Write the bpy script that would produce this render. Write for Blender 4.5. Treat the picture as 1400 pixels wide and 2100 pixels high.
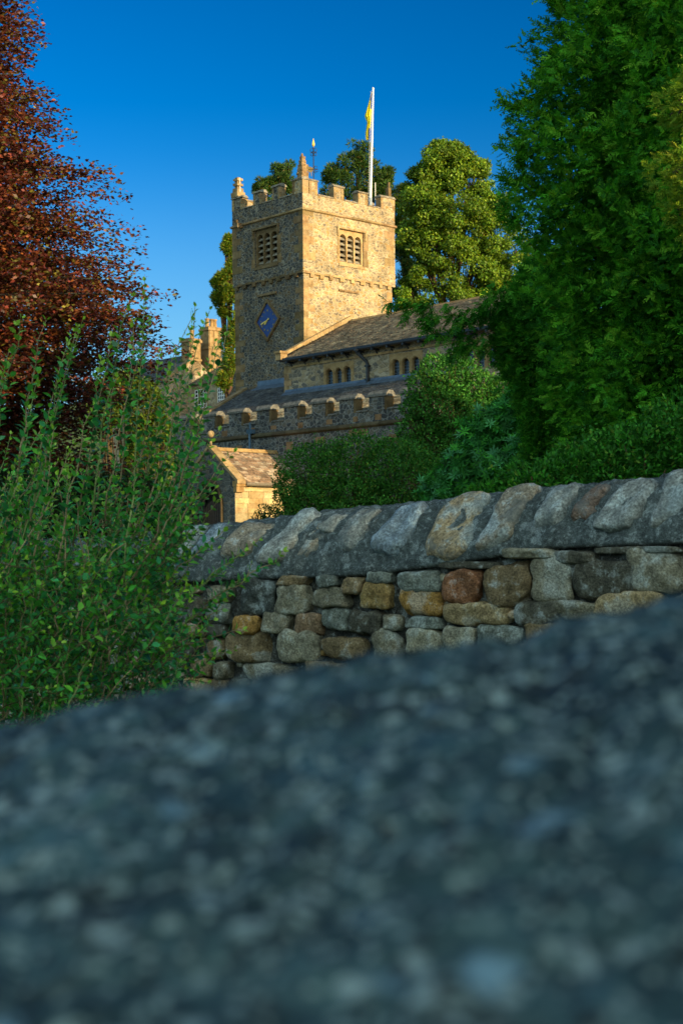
import bpy, bmesh, math, random
import numpy as np
from mathutils import Vector, Matrix, noise as mnoise
for _o in list(bpy.data.objects): bpy.data.objects.remove(_o, do_unlink=True)
random.seed(7); rng = np.random.default_rng(7)
SC = bpy.context.scene; COL = SC.collection
# ------------------------------------------------------------------ camera
FP, SHP, ROLL = 3023.0, 85.6, 0.0092458          # focal length in px of the 1400 px wide picture, rise, roll
cam = bpy.data.cameras.new('camera'); camo = bpy.data.objects.new('camera', cam); COL.objects.link(camo)
cam.sensor_fit = 'HORIZONTAL'; cam.sensor_width = 24.0; cam.lens = FP/1400*24.0
cam.shift_y = SHP/1400; cam.clip_start = 0.05; cam.clip_end = 3000
camo.rotation_mode = 'QUATERNION'
camo.rotation_quaternion = (Matrix.Rotation(math.radians(90), 4, 'X') @ Matrix.Rotation(-ROLL, 4, 'Z')).to_quaternion()
cam.dof.use_dof = True; cam.dof.focus_distance = 14.0; cam.dof.aperture_fstop = 6.6
SC.camera = camo
SC.render.resolution_x = 682; SC.render.resolution_y = 1024
# ------------------------------------------------------------------ light
EL = math.radians(12.5); SX, SY = 0.726, -0.688
SUN = Vector((SX*math.cos(EL), SY*math.cos(EL), math.sin(EL))).normalized()
wd = bpy.data.worlds.new('World'); SC.world = wd; wd.use_nodes = True
nt = wd.node_tree; bg = nt.nodes['Background']
sky = nt.nodes.new('ShaderNodeTexSky'); sky.sky_type = 'NISHITA'; sky.sun_disc = False
sky.sun_elevation = EL; sky.sun_rotation = math.atan2(SX, SY)
sky.air_density = 1.1; sky.dust_density = 0.6; sky.ozone_density = 3.0; sky.altitude = 300
gam = nt.nodes.new('ShaderNodeGamma'); gam.inputs['Gamma'].default_value = 1.85
hsv = nt.nodes.new('ShaderNodeHueSaturation'); hsv.inputs['Saturation'].default_value = 1.15; hsv.inputs['Value'].default_value = 0.235
nt.links.new(sky.outputs[0], gam.inputs['Color']); nt.links.new(gam.outputs[0], hsv.inputs['Color'])
# added bank of bright cloud behind the camera, unseen, to fill the shade
def wn(typ, **kw):
    n = nt.nodes.new(typ)
    for k, v in kw.items():
        if k in n.inputs.keys(): n.inputs[k].default_value = v
        else: setattr(n, k, v)
    return n
wtc = wn('ShaderNodeTexCoord'); wsp = wn('ShaderNodeSeparateXYZ'); nt.links.new(wtc.outputs['Generated'], wsp.inputs[0])
def wmap(src, a, b, c=0.0, d=1.0):
    n = wn('ShaderNodeMapRange', interpolation_type='SMOOTHSTEP'); nt.links.new(src, n.inputs[0])
    for k, v in zip((1, 2, 3, 4), (a, b, c, d)): n.inputs[k].default_value = v
    return n.outputs[0]
wnz = wn('ShaderNodeTexNoise', Scale=2.6, Detail=6.0, Roughness=0.6); nt.links.new(wtc.outputs['Generated'], wnz.inputs['Vector'])
def wmul(a, b):
    n = wn('ShaderNodeMath', operation='MULTIPLY'); nt.links.new(a, n.inputs[0])
    if hasattr(b, 'links'): nt.links.new(b, n.inputs[1])
    else: n.inputs[1].default_value = b
    return n.outputs[0]
cmask = wmul(wmul(wmap(wsp.outputs[1], -0.05, -0.45), wmap(wsp.outputs[2], 0.0, 0.12)), wmap(wnz.outputs[0], 0.36, 0.56, 0.15, 1.0))
CLOUD_FILL = 7.6
wmx = wn('ShaderNodeMix', data_type='RGBA'); nt.links.new(cmask, wmx.inputs[0]); hzm = wn('ShaderNodeMix', data_type='RGBA'); nt.links.new(wmap(wsp.outputs[2], 0.27, 0.06, 0.0, 0.6), hzm.inputs[0]); nt.links.new(hsv.outputs[0], hzm.inputs[6]); hzm.inputs[7].default_value = (1.3, 2.5, 3.9, 1)
nt.links.new(hzm.outputs[2], wmx.inputs[6]); wmx.inputs[7].default_value = (CLOUD_FILL*.74, CLOUD_FILL*.98, CLOUD_FILL*.96, 1)
nt.links.new(wmx.outputs[2], bg.inputs['Color'])
bg.inputs['Strength'].default_value = 0.10
sl = bpy.data.lights.new('sun', 'SUN'); sl.energy = 4.0; sl.angle = math.radians(0.5); sl.color = (1.0, 0.76, 0.42)
so = bpy.data.objects.new('sun', sl); COL.objects.link(so); so.rotation_mode = 'QUATERNION'
so.rotation_quaternion = SUN.to_track_quat('Z', 'Y')
SC.view_settings.view_transform = 'Standard'; SC.view_settings.look = 'None'
SC.view_settings.exposure = 1.0; SC.view_settings.gamma = 1.0
SC.render.engine = 'CYCLES'
# ------------------------------------------------------------------ helpers
cR, sR = math.cos(ROLL), math.sin(ROLL)
def ray(px, py):
    x, y = px-700, 1050-py
    return Vector(((cR*x+sR*y)/FP, 1.0, (-sR*x+cR*y+SHP)/FP))
def W(px, py, d): return ray(px, py)*d
def tag(o, label=None, cat=None, group=None, kind=None):
    if label: o['label'] = label
    if cat: o['category'] = cat
    if group: o['group'] = group
    if kind: o['kind'] = kind
    return o
def empty(name, loc, rz=0.0, label=None, cat=None, group=None):
    o = bpy.data.objects.new(name, None); COL.objects.link(o); o.location = loc; o.rotation_euler = (0, 0, rz)
    o.empty_display_size = 0.2
    return tag(o, label, cat, group)
def link(name, me, mats, parent=None):
    o = bpy.data.objects.new(name, me); COL.objects.link(o)
    for m in (mats if isinstance(mats, (list, tuple)) else [mats]): me.materials.append(m)
    if parent is not None: o.parent = parent
    return o
def copy_tree(o, parent=None):
    c = o.copy(); COL.objects.link(c); c.parent = parent
    for ch in list(o.children): copy_tree(ch, c)
    return c
class MB:
    """collects faces of one mesh, with a colour per vertex"""
    def __init__(s): s.v = []; s.f = []; s.m = []; s.c = []; s.smooth = False
    def add(s, vs, fs, m=0, c=(1, 1, 1)):
        k = len(s.v); s.v += [tuple(p) for p in vs]; s.c += [c]*len(vs)
        s.f += [tuple(i+k for i in f) for f in fs]; s.m += [m]*len(fs)
    def box(s, a0, a1, b0, b1, h0, h1, m=0, c=(1, 1, 1), j=0.0):
        vs = [(a, b, h) for h in (h0, h1) for b in (b0, b1) for a in (a0, a1)]
        if j: vs = [tuple(q+random.uniform(-j, j) for q in p) for p in vs]
        s.add(vs, [(0, 2, 3, 1), (4, 5, 7, 6), (0, 1, 5, 4), (2, 6, 7, 3), (0, 4, 6, 2), (1, 3, 7, 5)], m, c)
    def obox(s, ctr, X, Y, Z, m=0, c=(1, 1, 1)):
        ctr = Vector(ctr); X = Vector(X); Y = Vector(Y); Z = Vector(Z)
        vs = [ctr+X*i+Y*k+Z*l for l in (-1, 1) for k in (-1, 1) for i in (-1, 1)]
        s.add(vs, [(0, 2, 3, 1), (4, 5, 7, 6), (0, 1, 5, 4), (2, 6, 7, 3), (0, 4, 6, 2), (1, 3, 7, 5)], m, c)
    def prism(s, poly, ext, m=0, c=(1, 1, 1)):
        """poly: planar 3-D outline, ext: extrusion vector"""
        n = len(poly); ext = Vector(ext); P = [Vector(p) for p in poly]
        vs = P+[p+ext for p in P]
        s.add(vs, [tuple(range(n))[::-1], tuple(range(n, 2*n))]+[(i, (i+1) % n, n+(i+1) % n, n+i) for i in range(n)], m, c)
    def tube(s, pts, rad, n=6, m=0, c=(1, 1, 1)):
        pts = [Vector(p) for p in pts]; rings = []
        if not isinstance(rad, (list, tuple)): rad = [rad]*len(pts)
        k0 = len(s.v)
        for i, p in enumerate(pts):
            d = (pts[min(i+1, len(pts)-1)]-pts[max(i-1, 0)]).normalized()
            x = d.orthogonal().normalized() if i == 0 else (px_-d*px_.dot(d)).normalized()
            px_ = x; y = d.cross(x)
            for q in range(n):
                t = 2*math.pi*q/n; s.v.append(tuple(p+(x*math.cos(t)+y*math.sin(t))*rad[i])); s.c.append(c)
        for i in range(len(pts)-1):
            for q in range(n):
                a = k0+i*n+q; b = k0+i*n+(q+1) % n
                s.f.append((a, b, b+n, a+n)); s.m.append(m)
        s.f.append(tuple(range(k0, k0+n))[::-1]); s.m.append(m)
        e = k0+(len(pts)-1)*n; s.f.append(tuple(range(e, e+n))); s.m.append(m)
    def lathe(s, ctr, prof, n=12, m=0, c=(1, 1, 1)):
        ctr = Vector(ctr); s.tube([ctr+Vector((0, 0, z)) for r, z in prof], [max(r, .001) for r, z in prof], n, m, c)
    def mesh(s, me, m=0, c=(1, 1, 1), fn=None):
        vs = [v.co.copy() for v in me.vertices]
        if fn: vs = [fn(v) for v in vs]
        s.add(vs, [tuple(p.vertices) for p in me.polygons], m, c)
    def build(s, name, mats, parent=None, off=0.0, smooth=False, fix=True):
        me = bpy.data.meshes.new(name)
        me.from_pydata([(x, y, z-off) for x, y, z in s.v], [], s.f)
        me.polygons.foreach_set('material_index', s.m)
        at = me.attributes.new('Col', 'FLOAT_COLOR', 'POINT')
        at.data.foreach_set('color', np.array([(c[0], c[1], c[2], 1) for c in s.c], np.float32).ravel())
        if fix:
            b = bmesh.new(); b.from_mesh(me); bmesh.ops.recalc_face_normals(b, faces=b.faces); b.to_mesh(me); b.free()
        if smooth: me.polygons.foreach_set('use_smooth', [True]*len(me.polygons))
        me.update()
        return link(name, me, mats, parent)
def quads_mesh(name, V, Fq, Cc):
    """numpy verts (n,3), faces (k,4), vertex colours (n,3) -> mesh"""
    me = bpy.data.meshes.new(name); V = np.asarray(V, np.float32)
    me.vertices.add(len(V)); me.vertices.foreach_set('co', V.ravel())
    Fq = np.asarray(Fq, np.int32); me.loops.add(Fq.size); me.loops.foreach_set('vertex_index', Fq.ravel())
    me.polygons.add(len(Fq)); me.polygons.foreach_set('loop_start', np.arange(0, Fq.size, 4, dtype=np.int32))
    at = me.attributes.new('Col', 'FLOAT_COLOR', 'POINT')
    at.data.foreach_set('color', np.concatenate([np.asarray(Cc, np.float32), np.ones((len(V), 1), np.float32)], 1).ravel())
    me.update(calc_edges=True); me.validate(); return me
def unit(a): return a/np.maximum(np.linalg.norm(a, axis=-1, keepdims=True), 1e-9)
def leaf_quads(C, U, N, L, Wd, cup=0.0, wide=0.45):
    U = unit(U); S = unit(np.cross(N, U)); N2 = np.cross(U, S); n = len(C)
    L = np.broadcast_to(np.asarray(L, float), (n,))[:, None]; Wd = np.broadcast_to(np.asarray(Wd, float), (n,))[:, None]
    mid = C+U*L*wide+N2*Wd*cup
    V = np.stack([C, mid+S*Wd/2, C+U*L, mid-S*Wd/2], 1).reshape(-1, 3)
    return V, np.arange(4*n).reshape(n, 4)
def leaf_mesh(name, parts):
    Vs, Fs, Cs, k = [], [], [], 0
    for V, F_, c in parts:
        Vs.append(V); Fs.append(F_+k); Cs.append(np.repeat(c, len(V)//len(c), axis=0)); k += len(V)
    return quads_mesh(name, np.concatenate(Vs), np.concatenate(Fs), np.concatenate(Cs))
def vary(n, cols, wts=None, v=0.25):
    cols = np.array(cols); i = rng.choice(len(cols), n, p=wts)
    return np.clip(cols[i]*(1+rng.normal(0, v, (n, 1)))*(1+rng.normal(0, .06, (n, 3))), .002, 1)
def plate(outer, holes, th):
    """2-D outline with holes extruded by th (x,y plane, z 0..th) -> mesh"""
    cu = bpy.data.curves.new('plate', 'CURVE'); cu.dimensions = '2D'; cu.fill_mode = 'BOTH'; cu.extrude = th/2
    for pts in [outer]+list(holes):
        sp = cu.splines.new('POLY'); sp.points.add(len(pts)-1); sp.use_cyclic_u = True
        for p, q in zip(sp.points, pts): p.co = (q[0], q[1], 0, 1)
    o = bpy.data.objects.new('plate', cu); COL.objects.link(o)
    dg = bpy.context.evaluated_depsgraph_get(); me = bpy.data.meshes.new_from_object(o.evaluated_get(dg))
    for v in me.vertices: v.co.z += th/2
    bpy.data.objects.remove(o); bpy.data.curves.remove(cu)
    return me
def arch(x0, x1, y0, ys, n=10, k=1.0):
    """outline of an opening with an arched head: sill y0, springing ys"""
    r = (x1-x0)/2; cx = (x0+x1)/2
    return [(x0, y0), (x1, y0)]+[(cx+r*math.cos(t), ys+k*r*math.sin(t)) for t in [math.pi*i/n for i in range(n+1)]]
def rect(x0, x1, y0, y1): return [(x0, y0), (x1, y0), (x1, y1), (x0, y1)]
# ------------------------------------------------------------------ materials
def mat(name):
    m = bpy.data.materials.new(name); m.use_nodes = True; t = m.node_tree
    return m, t, t.nodes['Principled BSDF']
def node(t, typ, **kw):
    n = t.nodes.new(typ)
    for k, v in kw.items():
        if k in n.inputs.keys(): n.inputs[k].default_value = v
        else: setattr(n, k, v)
    return n
def ramp(t, src, stops, interp='LINEAR'):
    r = t.nodes.new('ShaderNodeValToRGB'); r.color_ramp.interpolation = interp; e = r.color_ramp.elements
    while len(e) > 1: e.remove(e[0])
    for i, (p, c) in enumerate(stops):
        el = e[0] if i == 0 else e.new(p)
        el.position = p; el.color = (c, c, c, 1) if not isinstance(c, (tuple, list)) else (*c, 1)
    t.links.new(src, r.inputs[0]); return r.outputs[0]
def mix(t, a, b, fac, mode='MIX'):
    n = t.nodes.new('ShaderNodeMix'); n.data_type = 'RGBA'; n.blend_type = mode
    for s, i in ((fac, 0), (a, 6), (b, 7)):
        if hasattr(s, 'links'): t.links.new(s, n.inputs[i])
        else: n.inputs[i].default_value = s if i == 0 else (*s, 1)
    return n.outputs[2]
def coords(t, scale=(1, 1, 1), src='Object', dist=0.0, dscale=2.0):
    tc = t.nodes.new('ShaderNodeTexCoord'); out = tc.outputs[src]
    if dist:
        nz = node(t, 'ShaderNodeTexNoise', Scale=dscale, Detail=2.0); t.links.new(out, nz.inputs['Vector'])
        s1 = t.nodes.new('ShaderNodeVectorMath'); s1.operation = 'SUBTRACT'; t.links.new(nz.outputs['Color'], s1.inputs[0]); s1.inputs[1].default_value = (.5, .5, .5)
        s2 = t.nodes.new('ShaderNodeVectorMath'); s2.operation = 'SCALE'; t.links.new(s1.outputs[0], s2.inputs[0]); s2.inputs['Scale'].default_value = dist
        s3 = t.nodes.new('ShaderNodeVectorMath'); t.links.new(out, s3.inputs[0]); t.links.new(s2.outputs[0], s3.inputs[1]); out = s3.outputs[0]
    mp = t.nodes.new('ShaderNodeMapping'); mp.inputs['Scale'].default_value = scale; t.links.new(out, mp.inputs[0])
    return mp.outputs[0]
def noise_n(t, vec, scale, detail=4.0, rough=.6):
    n = node(t, 'ShaderNodeTexNoise', Scale=scale, Detail=detail, Roughness=rough); t.links.new(vec, n.inputs['Vector']); return n.outputs['Fac']
def bump(t, b, h, strength=.6, dist=.02):
    n = node(t, 'ShaderNodeBump', Strength=strength, Distance=dist); t.links.new(h, n.inputs['Height']); t.links.new(n.outputs[0], b.inputs['Normal'])
def rubble(name, stones, mortar, size=.3, flat=1.35, mw=.12, stain=.45, smear=.0):
    m, t, b = mat(name)
    v = coords(t, (1/size, 1/size, flat/size), dist=.12, dscale=3.5)
    vo = node(t, 'ShaderNodeTexVoronoi', Scale=1.0, Randomness=.95); t.links.new(v, vo.inputs['Vector'])
    ve = node(t, 'ShaderNodeTexVoronoi', Scale=1.0, Randomness=.95, feature='DISTANCE_TO_EDGE'); t.links.new(v, ve.inputs['Vector'])
    sp = t.nodes.new('ShaderNodeSeparateColor'); t.links.new(vo.outputs['Color'], sp.inputs[0])
    k = len(stones); sc = ramp(t, sp.outputs[0], [(i/k, c) for i, c in enumerate(stones)], 'CONSTANT')
    o = coords(t)
    fine = ramp(t, noise_n(t, o, 22, 5), [(.3, .62), (.7, 1.25)]); sc = mix(t, sc, fine, .8, 'MULTIPLY')
    mask = ramp(t, ve.outputs['Distance'], [(mw*.45, 1.0), (mw, 0.0)])
    mc = mix(t, mortar, ramp(t, noise_n(t, o, 9, 4), [(.3, .6), (.7, 1.15)]), .8, 'MULTIPLY')
    # mortar smeared flush over some stones
    sm = ramp(t, noise_n(t, o, 2.3, 3), [(.50, 0.0), (.66, smear)])
    mx = t.nodes.new('ShaderNodeMath'); mx.operation = 'MAXIMUM'; t.links.new(mask, mx.inputs[0]); t.links.new(sm, mx.inputs[1])
    c = mix(t, sc, mc, mx.outputs[0])
    big = ramp(t, noise_n(t, o, .7, 5, .7), [(.3, 1-stain), (.62, 1.1)]); c = mix(t, c, big, .8, 'MULTIPLY')
    t.links.new(c, b.inputs['Base Color']); b.inputs['Roughness'].default_value = .92; b.inputs['Specular IOR Level'].default_value = .15
    h = mix(t, ramp(t, ve.outputs['Distance'], [(0, 0.0), (mw*2, 1.0)]), ramp(t, noise_n(t, o, 18, 4), [(0, 0.0), (1, 1.0)]), .3)
    bump(t, b, h, .9, .035); return m
def ashlar(name, base, dark, scale=3.0, rough=.9, use_col=False, bs=.5):
    m, t, b = mat(name); o = coords(t)
    n1 = noise_n(t, o, scale, 6, .65); n2 = noise_n(t, o, scale*7, 5, .7)
    c = mix(t, dark, base, ramp(t, n1, [(.35, 0.0), (.6, 1.0)]))
    c = mix(t, c, ramp(t, n2, [(.3, .65), (.7, 1.2)]), .8, 'MULTIPLY')
    if use_col:
        a = t.nodes.new('ShaderNodeAttribute'); a.attribute_name = 'Col'; c = mix(t, c, a.outputs['Color'], 1.0, 'MULTIPLY')
    t.links.new(c, b.inputs['Base Color']); b.inputs['Roughness'].default_value = rough; b.inputs['Specular IOR Level'].default_value = .2
    bump(t, b, n2, bs, .02); return m
def plain(name, c, rough=.6, metal=0.0, nz=.25, scale=8):
    m, t, b = mat(name); o = coords(t)
    cc = mix(t, tuple(x*(1-nz) for x in c), tuple(min(1, x*(1+nz)) for x in c), ramp(t, noise_n(t, o, scale, 5), [(.3, 0.0), (.7, 1.0)]))
    t.links.new(cc, b.inputs['Base Color']); b.inputs['Roughness'].default_value = rough; b.inputs['Metallic'].default_value = metal
    return m
def leafmat(name, trans=.35, rough=.5, spec=.3, tint=(1, 1, 1)):
    m, t, b = mat(name); a = t.nodes.new('ShaderNodeAttribute'); a.attribute_name = 'Col'
    t.links.new(a.outputs['Color'], b.inputs['Base Color']); b.inputs['Roughness'].default_value = rough; b.inputs['Specular IOR Level'].default_value = spec
    tr = t.nodes.new('ShaderNodeBsdfTranslucent'); tc = mix(t, a.outputs['Color'], tint, 1.0, 'MULTIPLY'); t.links.new(tc, tr.inputs['Color'])
    ms = t.nodes.new('ShaderNodeMixShader'); ms.inputs[0].default_value = trans
    t.links.new(b.outputs[0], ms.inputs[1]); t.links.new(tr.outputs[0], ms.inputs[2]); t.links.new(ms.outputs[0], t.nodes['Material Output'].inputs['Surface'])
    return m
def colmat(name, scale=14, rough=.9, spec=.2, bs=.6, bd=.015, lichen=0.0, fine=0.0, smear=0.0):
    """vertex colour broken up by noise, with optional pale lichen patches"""
    m, t, b = mat(name); a = t.nodes.new('ShaderNodeAttribute'); a.attribute_name = 'Col'; o = coords(t)
    n1 = noise_n(t, o, scale, 7, .7); n2 = noise_n(t, o, scale*.25, 4, .6); n3 = noise_n(t, o, scale*5, 4, .7)
    c = mix(t, a.outputs['Color'], ramp(t, n1, [(.3, .45), (.7, 1.5)]), .85, 'MULTIPLY')
    c = mix(t, c, ramp(t, n2, [(.35, .6), (.65, 1.2)]), .7, 'MULTIPLY')
    if lichen:
        f = ramp(t, n1, [(.55, 0.0), (.64, lichen)]); c = mix(t, c, (.46, .51, .50), f)
        f2 = ramp(t, n2, [(.56, 0.0), (.63, lichen)]); c = mix(t, c, (.40, .45, .44), f2)
    if fine: c = mix(t, c, ramp(t, n3, [(.36, .45), (.5, 1.0), (.66, 1.7)]), fine, 'MULTIPLY')
    if smear: c = mix(t, c, (.15, .175, .17), ramp(t, noise_n(t, o, scale*.45, 5, .7), [(.50, 0.0), (.58, smear)]))
    t.links.new(c, b.inputs['Base Color']); b.inputs['Roughness'].default_value = rough; b.inputs['Specular IOR Level'].default_value = spec
    h = mix(t, ramp(t, n1, [(0, 0.0), (1, 1.0)]), ramp(t, n3, [(0, 0.0), (1, 1.0)]), .4)
    bump(t, b, h, bs, bd); return m
M_rub = rubble('shaded_tower_rubble', [(.105, .098, .082), (.075, .077, .074), (.15, .12, .078), (.085, .088, .085), (.13, .11, .084), (.06, .062, .06), (.165, .12, .068), (.11, .105, .095)], (.31, .28, .215), size=.25, flat=1.6, mw=.085, stain=.55)  # darker copy: shade of the south face put into the stone colours
M_rubE = rubble('sunlit_pointed_rubble', [(.34, .27, .16), (.21, .18, .13), (.42, .29, .12), (.28, .23, .15), (.46, .35, .18), (.24, .20, .14), (.38, .25, .10), (.35, .28, .17)], (.54, .44, .28), size=.27, flat=1.9, mw=.12, smear=.5, stain=.6)  # paler copy: sunlight put into the east stone colours; heavier pointing is real
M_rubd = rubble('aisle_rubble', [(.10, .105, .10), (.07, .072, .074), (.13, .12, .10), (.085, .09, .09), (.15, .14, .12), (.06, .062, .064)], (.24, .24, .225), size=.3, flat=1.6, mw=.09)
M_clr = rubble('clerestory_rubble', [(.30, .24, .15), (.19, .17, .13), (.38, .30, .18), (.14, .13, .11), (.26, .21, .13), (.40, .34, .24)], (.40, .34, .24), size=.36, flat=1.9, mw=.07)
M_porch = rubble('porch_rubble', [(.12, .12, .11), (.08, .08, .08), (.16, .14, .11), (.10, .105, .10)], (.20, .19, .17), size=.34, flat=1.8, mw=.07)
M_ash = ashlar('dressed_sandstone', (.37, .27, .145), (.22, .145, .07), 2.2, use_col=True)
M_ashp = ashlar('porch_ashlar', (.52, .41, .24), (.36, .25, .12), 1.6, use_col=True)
M_cope = ashlar('weathered_coping', (.36, .32, .24), (.16, .14, .11), 5.0, bs=.8)
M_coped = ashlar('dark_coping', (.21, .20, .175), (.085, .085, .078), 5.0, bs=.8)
M_slate = colmat('stone_slate', 6, .9, .2, .5, .02)
M_lead = plain('lead_sheet', (.10, .14, .19), .5, .3, .3, 3)
M_iron = plain('black_iron', (.02, .024, .03), .45, .2)
M_glass = plain('leaded_glass', (.012, .016, .022), .18, 0.0, .4, 6)
M_dark = plain('interior_shade', (.012, .011, .010), .9)
M_white = plain('white_paint', (.78, .78, .76), .4, 0, .04)
M_gold = plain('gilding', (.80, .56, .10), .4, .15, .12)
M_gilt = plain('dull_gilding', (.34, .26, .10), .5, .2, .15)
M_blue = plain('clock_blue', (.012, .045, .20), .5, 0, .15, 4)
M_wood = plain('oak_door', (.05, .03, .018), .7, 0, .4, 10)
M_bark = colmat('bark', 9, .95, .1, .8, .03)
M_leafb = leafmat('copper_leaves', .30, .45, .35, (1.3, .75, .6))
M_leafc = leafmat('conifer_leaves', .38, .75, .08, (1.2, 1.15, .5))
M_leafg = leafmat('broad_leaves', .35, .5, .3, (1.25, 1.1, .5))
M_leafs = leafmat('shrub_leaves', .30, .6, .15, (1.1, 1.15, .6))
# ------------------------------------------------------------------ ground and hill
def gh(x, y):
    t = min(max((y-11)/45, 0), 1); t = t*t*(3-2*t)
    return -1.45+2.35*t
def build_ground():
    xs = np.concatenate([np.linspace(-700, -40, 12), np.linspace(-36, 36, 37), np.linspace(40, 700, 12)])
    ys = np.concatenate([np.linspace(-120, -10, 8), np.linspace(-6, 70, 48), np.linspace(80, 900, 14)])
    v = [(x, y, gh(x, y)+.04*mnoise.noise(Vector((x*.4, y*.4, 0)))) for y in ys for x in xs]
    nx = len(xs); f = [(j*nx+i, j*nx+i+1, (j+1)*nx+i+1, (j+1)*nx+i) for j in range(len(ys)-1) for i in range(nx-1)]
    me = bpy.data.meshes.new('ground'); me.from_pydata(v, [], f); me.polygons.foreach_set('use_smooth', [True]*len(f))
    m, t, b = mat('ground_grass'); o = coords(t)
    c = mix(t, (.035, .075, .015), (.09, .12, .035), ramp(t, noise_n(t, o, 1.5, 6), [(.3, 0.0), (.7, 1.0)]))
    t.links.new(c, b.inputs['Base Color']); b.inputs['Roughness'].default_value = 1; bump(t, b, noise_n(t, o, 20, 4), .8, .05)
    tag(link('ground', me, m), kind='structure')
    xs = np.linspace(-420, 420, 90); ys = np.linspace(330, 800, 30); v = []
    for y in ys:
        for x in xs:
            r = math.sin(math.pi*min(1, max(0, (y-330)/470)))
            prof = 50+26*math.exp(-((x+30)/55)**2)
            z = -3+prof*r**.8*1.0+3*mnoise.noise(Vector((x*.02, y*.02, 2)))+1.6*mnoise.noise(Vector((x*.13, y*.1, 5)))
            v.append((x, y, z))
    nx = len(xs); f = [(j*nx+i, j*nx+i+1, (j+1)*nx+i+1, (j+1)*nx+i) for j in range(len(ys)-1) for i in range(nx-1)]
    me = bpy.data.meshes.new('hill'); me.from_pydata(v, [], f)
    m, t, b = mat('hill_woodland'); o = coords(t)
    c = mix(t, (.02, .05, .012), (.09, .15, .03), ramp(t, noise_n(t, o, .12, 6, .7), [(.35, 0.0), (.65, 1.0)]))
    t.links.new(c, b.inputs['Base Color']); b.inputs['Roughness'].default_value = 1; bump(t, b, noise_n(t, o, .25, 5), 1, 3)
    tag(link('hill', me, m), kind='structure')
build_ground()
# ------------------------------------------------------------------ church
TH = .7422; G = 0.9
E_ = Vector((math.sin(TH), -math.cos(TH), 0)); N_ = Vector((math.cos(TH), math.sin(TH), 0))
C0 = W(622, 500, 80.0); C0.z = 0
RZ = math.atan2(E_.y, E_.x)
church = empty('church', (C0.x, C0.y, G), RZ, 'old rubble stone church with battlemented square tower, low nave, aisle and small porch', 'church')
def CW(a, b, h): return C0+E_*a+N_*b+Vector((0, 0, h))
def S2(p, b0): return Vector((p.x, b0+.0-p.z+.0, p.y))   # plate (x=a, y=h, z=depth) on a south face: grows towards north
def plS(me, b0): return lambda p: Vector((p.x, b0+p.z, p.y))        # south face, thickness to the north
def plE(me, a0): return lambda p: Vector((a0-p.z, p.x, p.y))        # east face, thickness to the west
def ashc():
    k = random.uniform(.72, 1.18); return (k*random.uniform(.96, 1.08), k, k*random.uniform(.85, 1.0))
ashc0 = ashc
def slates(mb, o, along, up, length, rise, course, wr=(.22, .42), cols=((.2, .16, .11),), th=.022, m=0, lo=0, tilt=.02, skip=None):
    """courses of separate slates laid on a plane: o = eaves corner, along / up = unit vectors on the plane"""
    o = Vector(o); along = Vector(along); up = Vector(up); nn = along.cross(up).normalized()
    if nn.z < 0: nn = -nn
    rows = int(rise/course)+1
    for r in range(rows):
        y0 = r*course; y1 = min(y0+course*1.25, rise)
        if y0 >= rise: break
        x = -random.uniform(0, .25)
        while x < length:
            w = random.uniform(*wr); x0 = max(x, 0); x1 = min(x+w-.012, length); x += w
            if x1-x0 < .05: continue
            dz = random.uniform(0, .008); dy = random.uniform(-.012, .012)
            p = [o+along*x0+up*(y0+dy)+nn*(tilt+dz+th), o+along*x1+up*(y0+dy)+nn*(tilt+dz+th), o+along*x1+up*y1+nn*.004, o+along*x0+up*y1+nn*.004]
            q = [o+along*x0+up*(y0+dy)+nn*.002, o+along*x1+up*(y0+dy)+nn*.002]
            c = random.choice(cols); k = random.uniform(.7, 1.25); c = tuple(v*k for v in c)
            mb.add(p+q, [(0, 1, 2, 3), (4, 5, 1, 0), (4, 0, 3), (1, 5, 2)], m, c)
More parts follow.
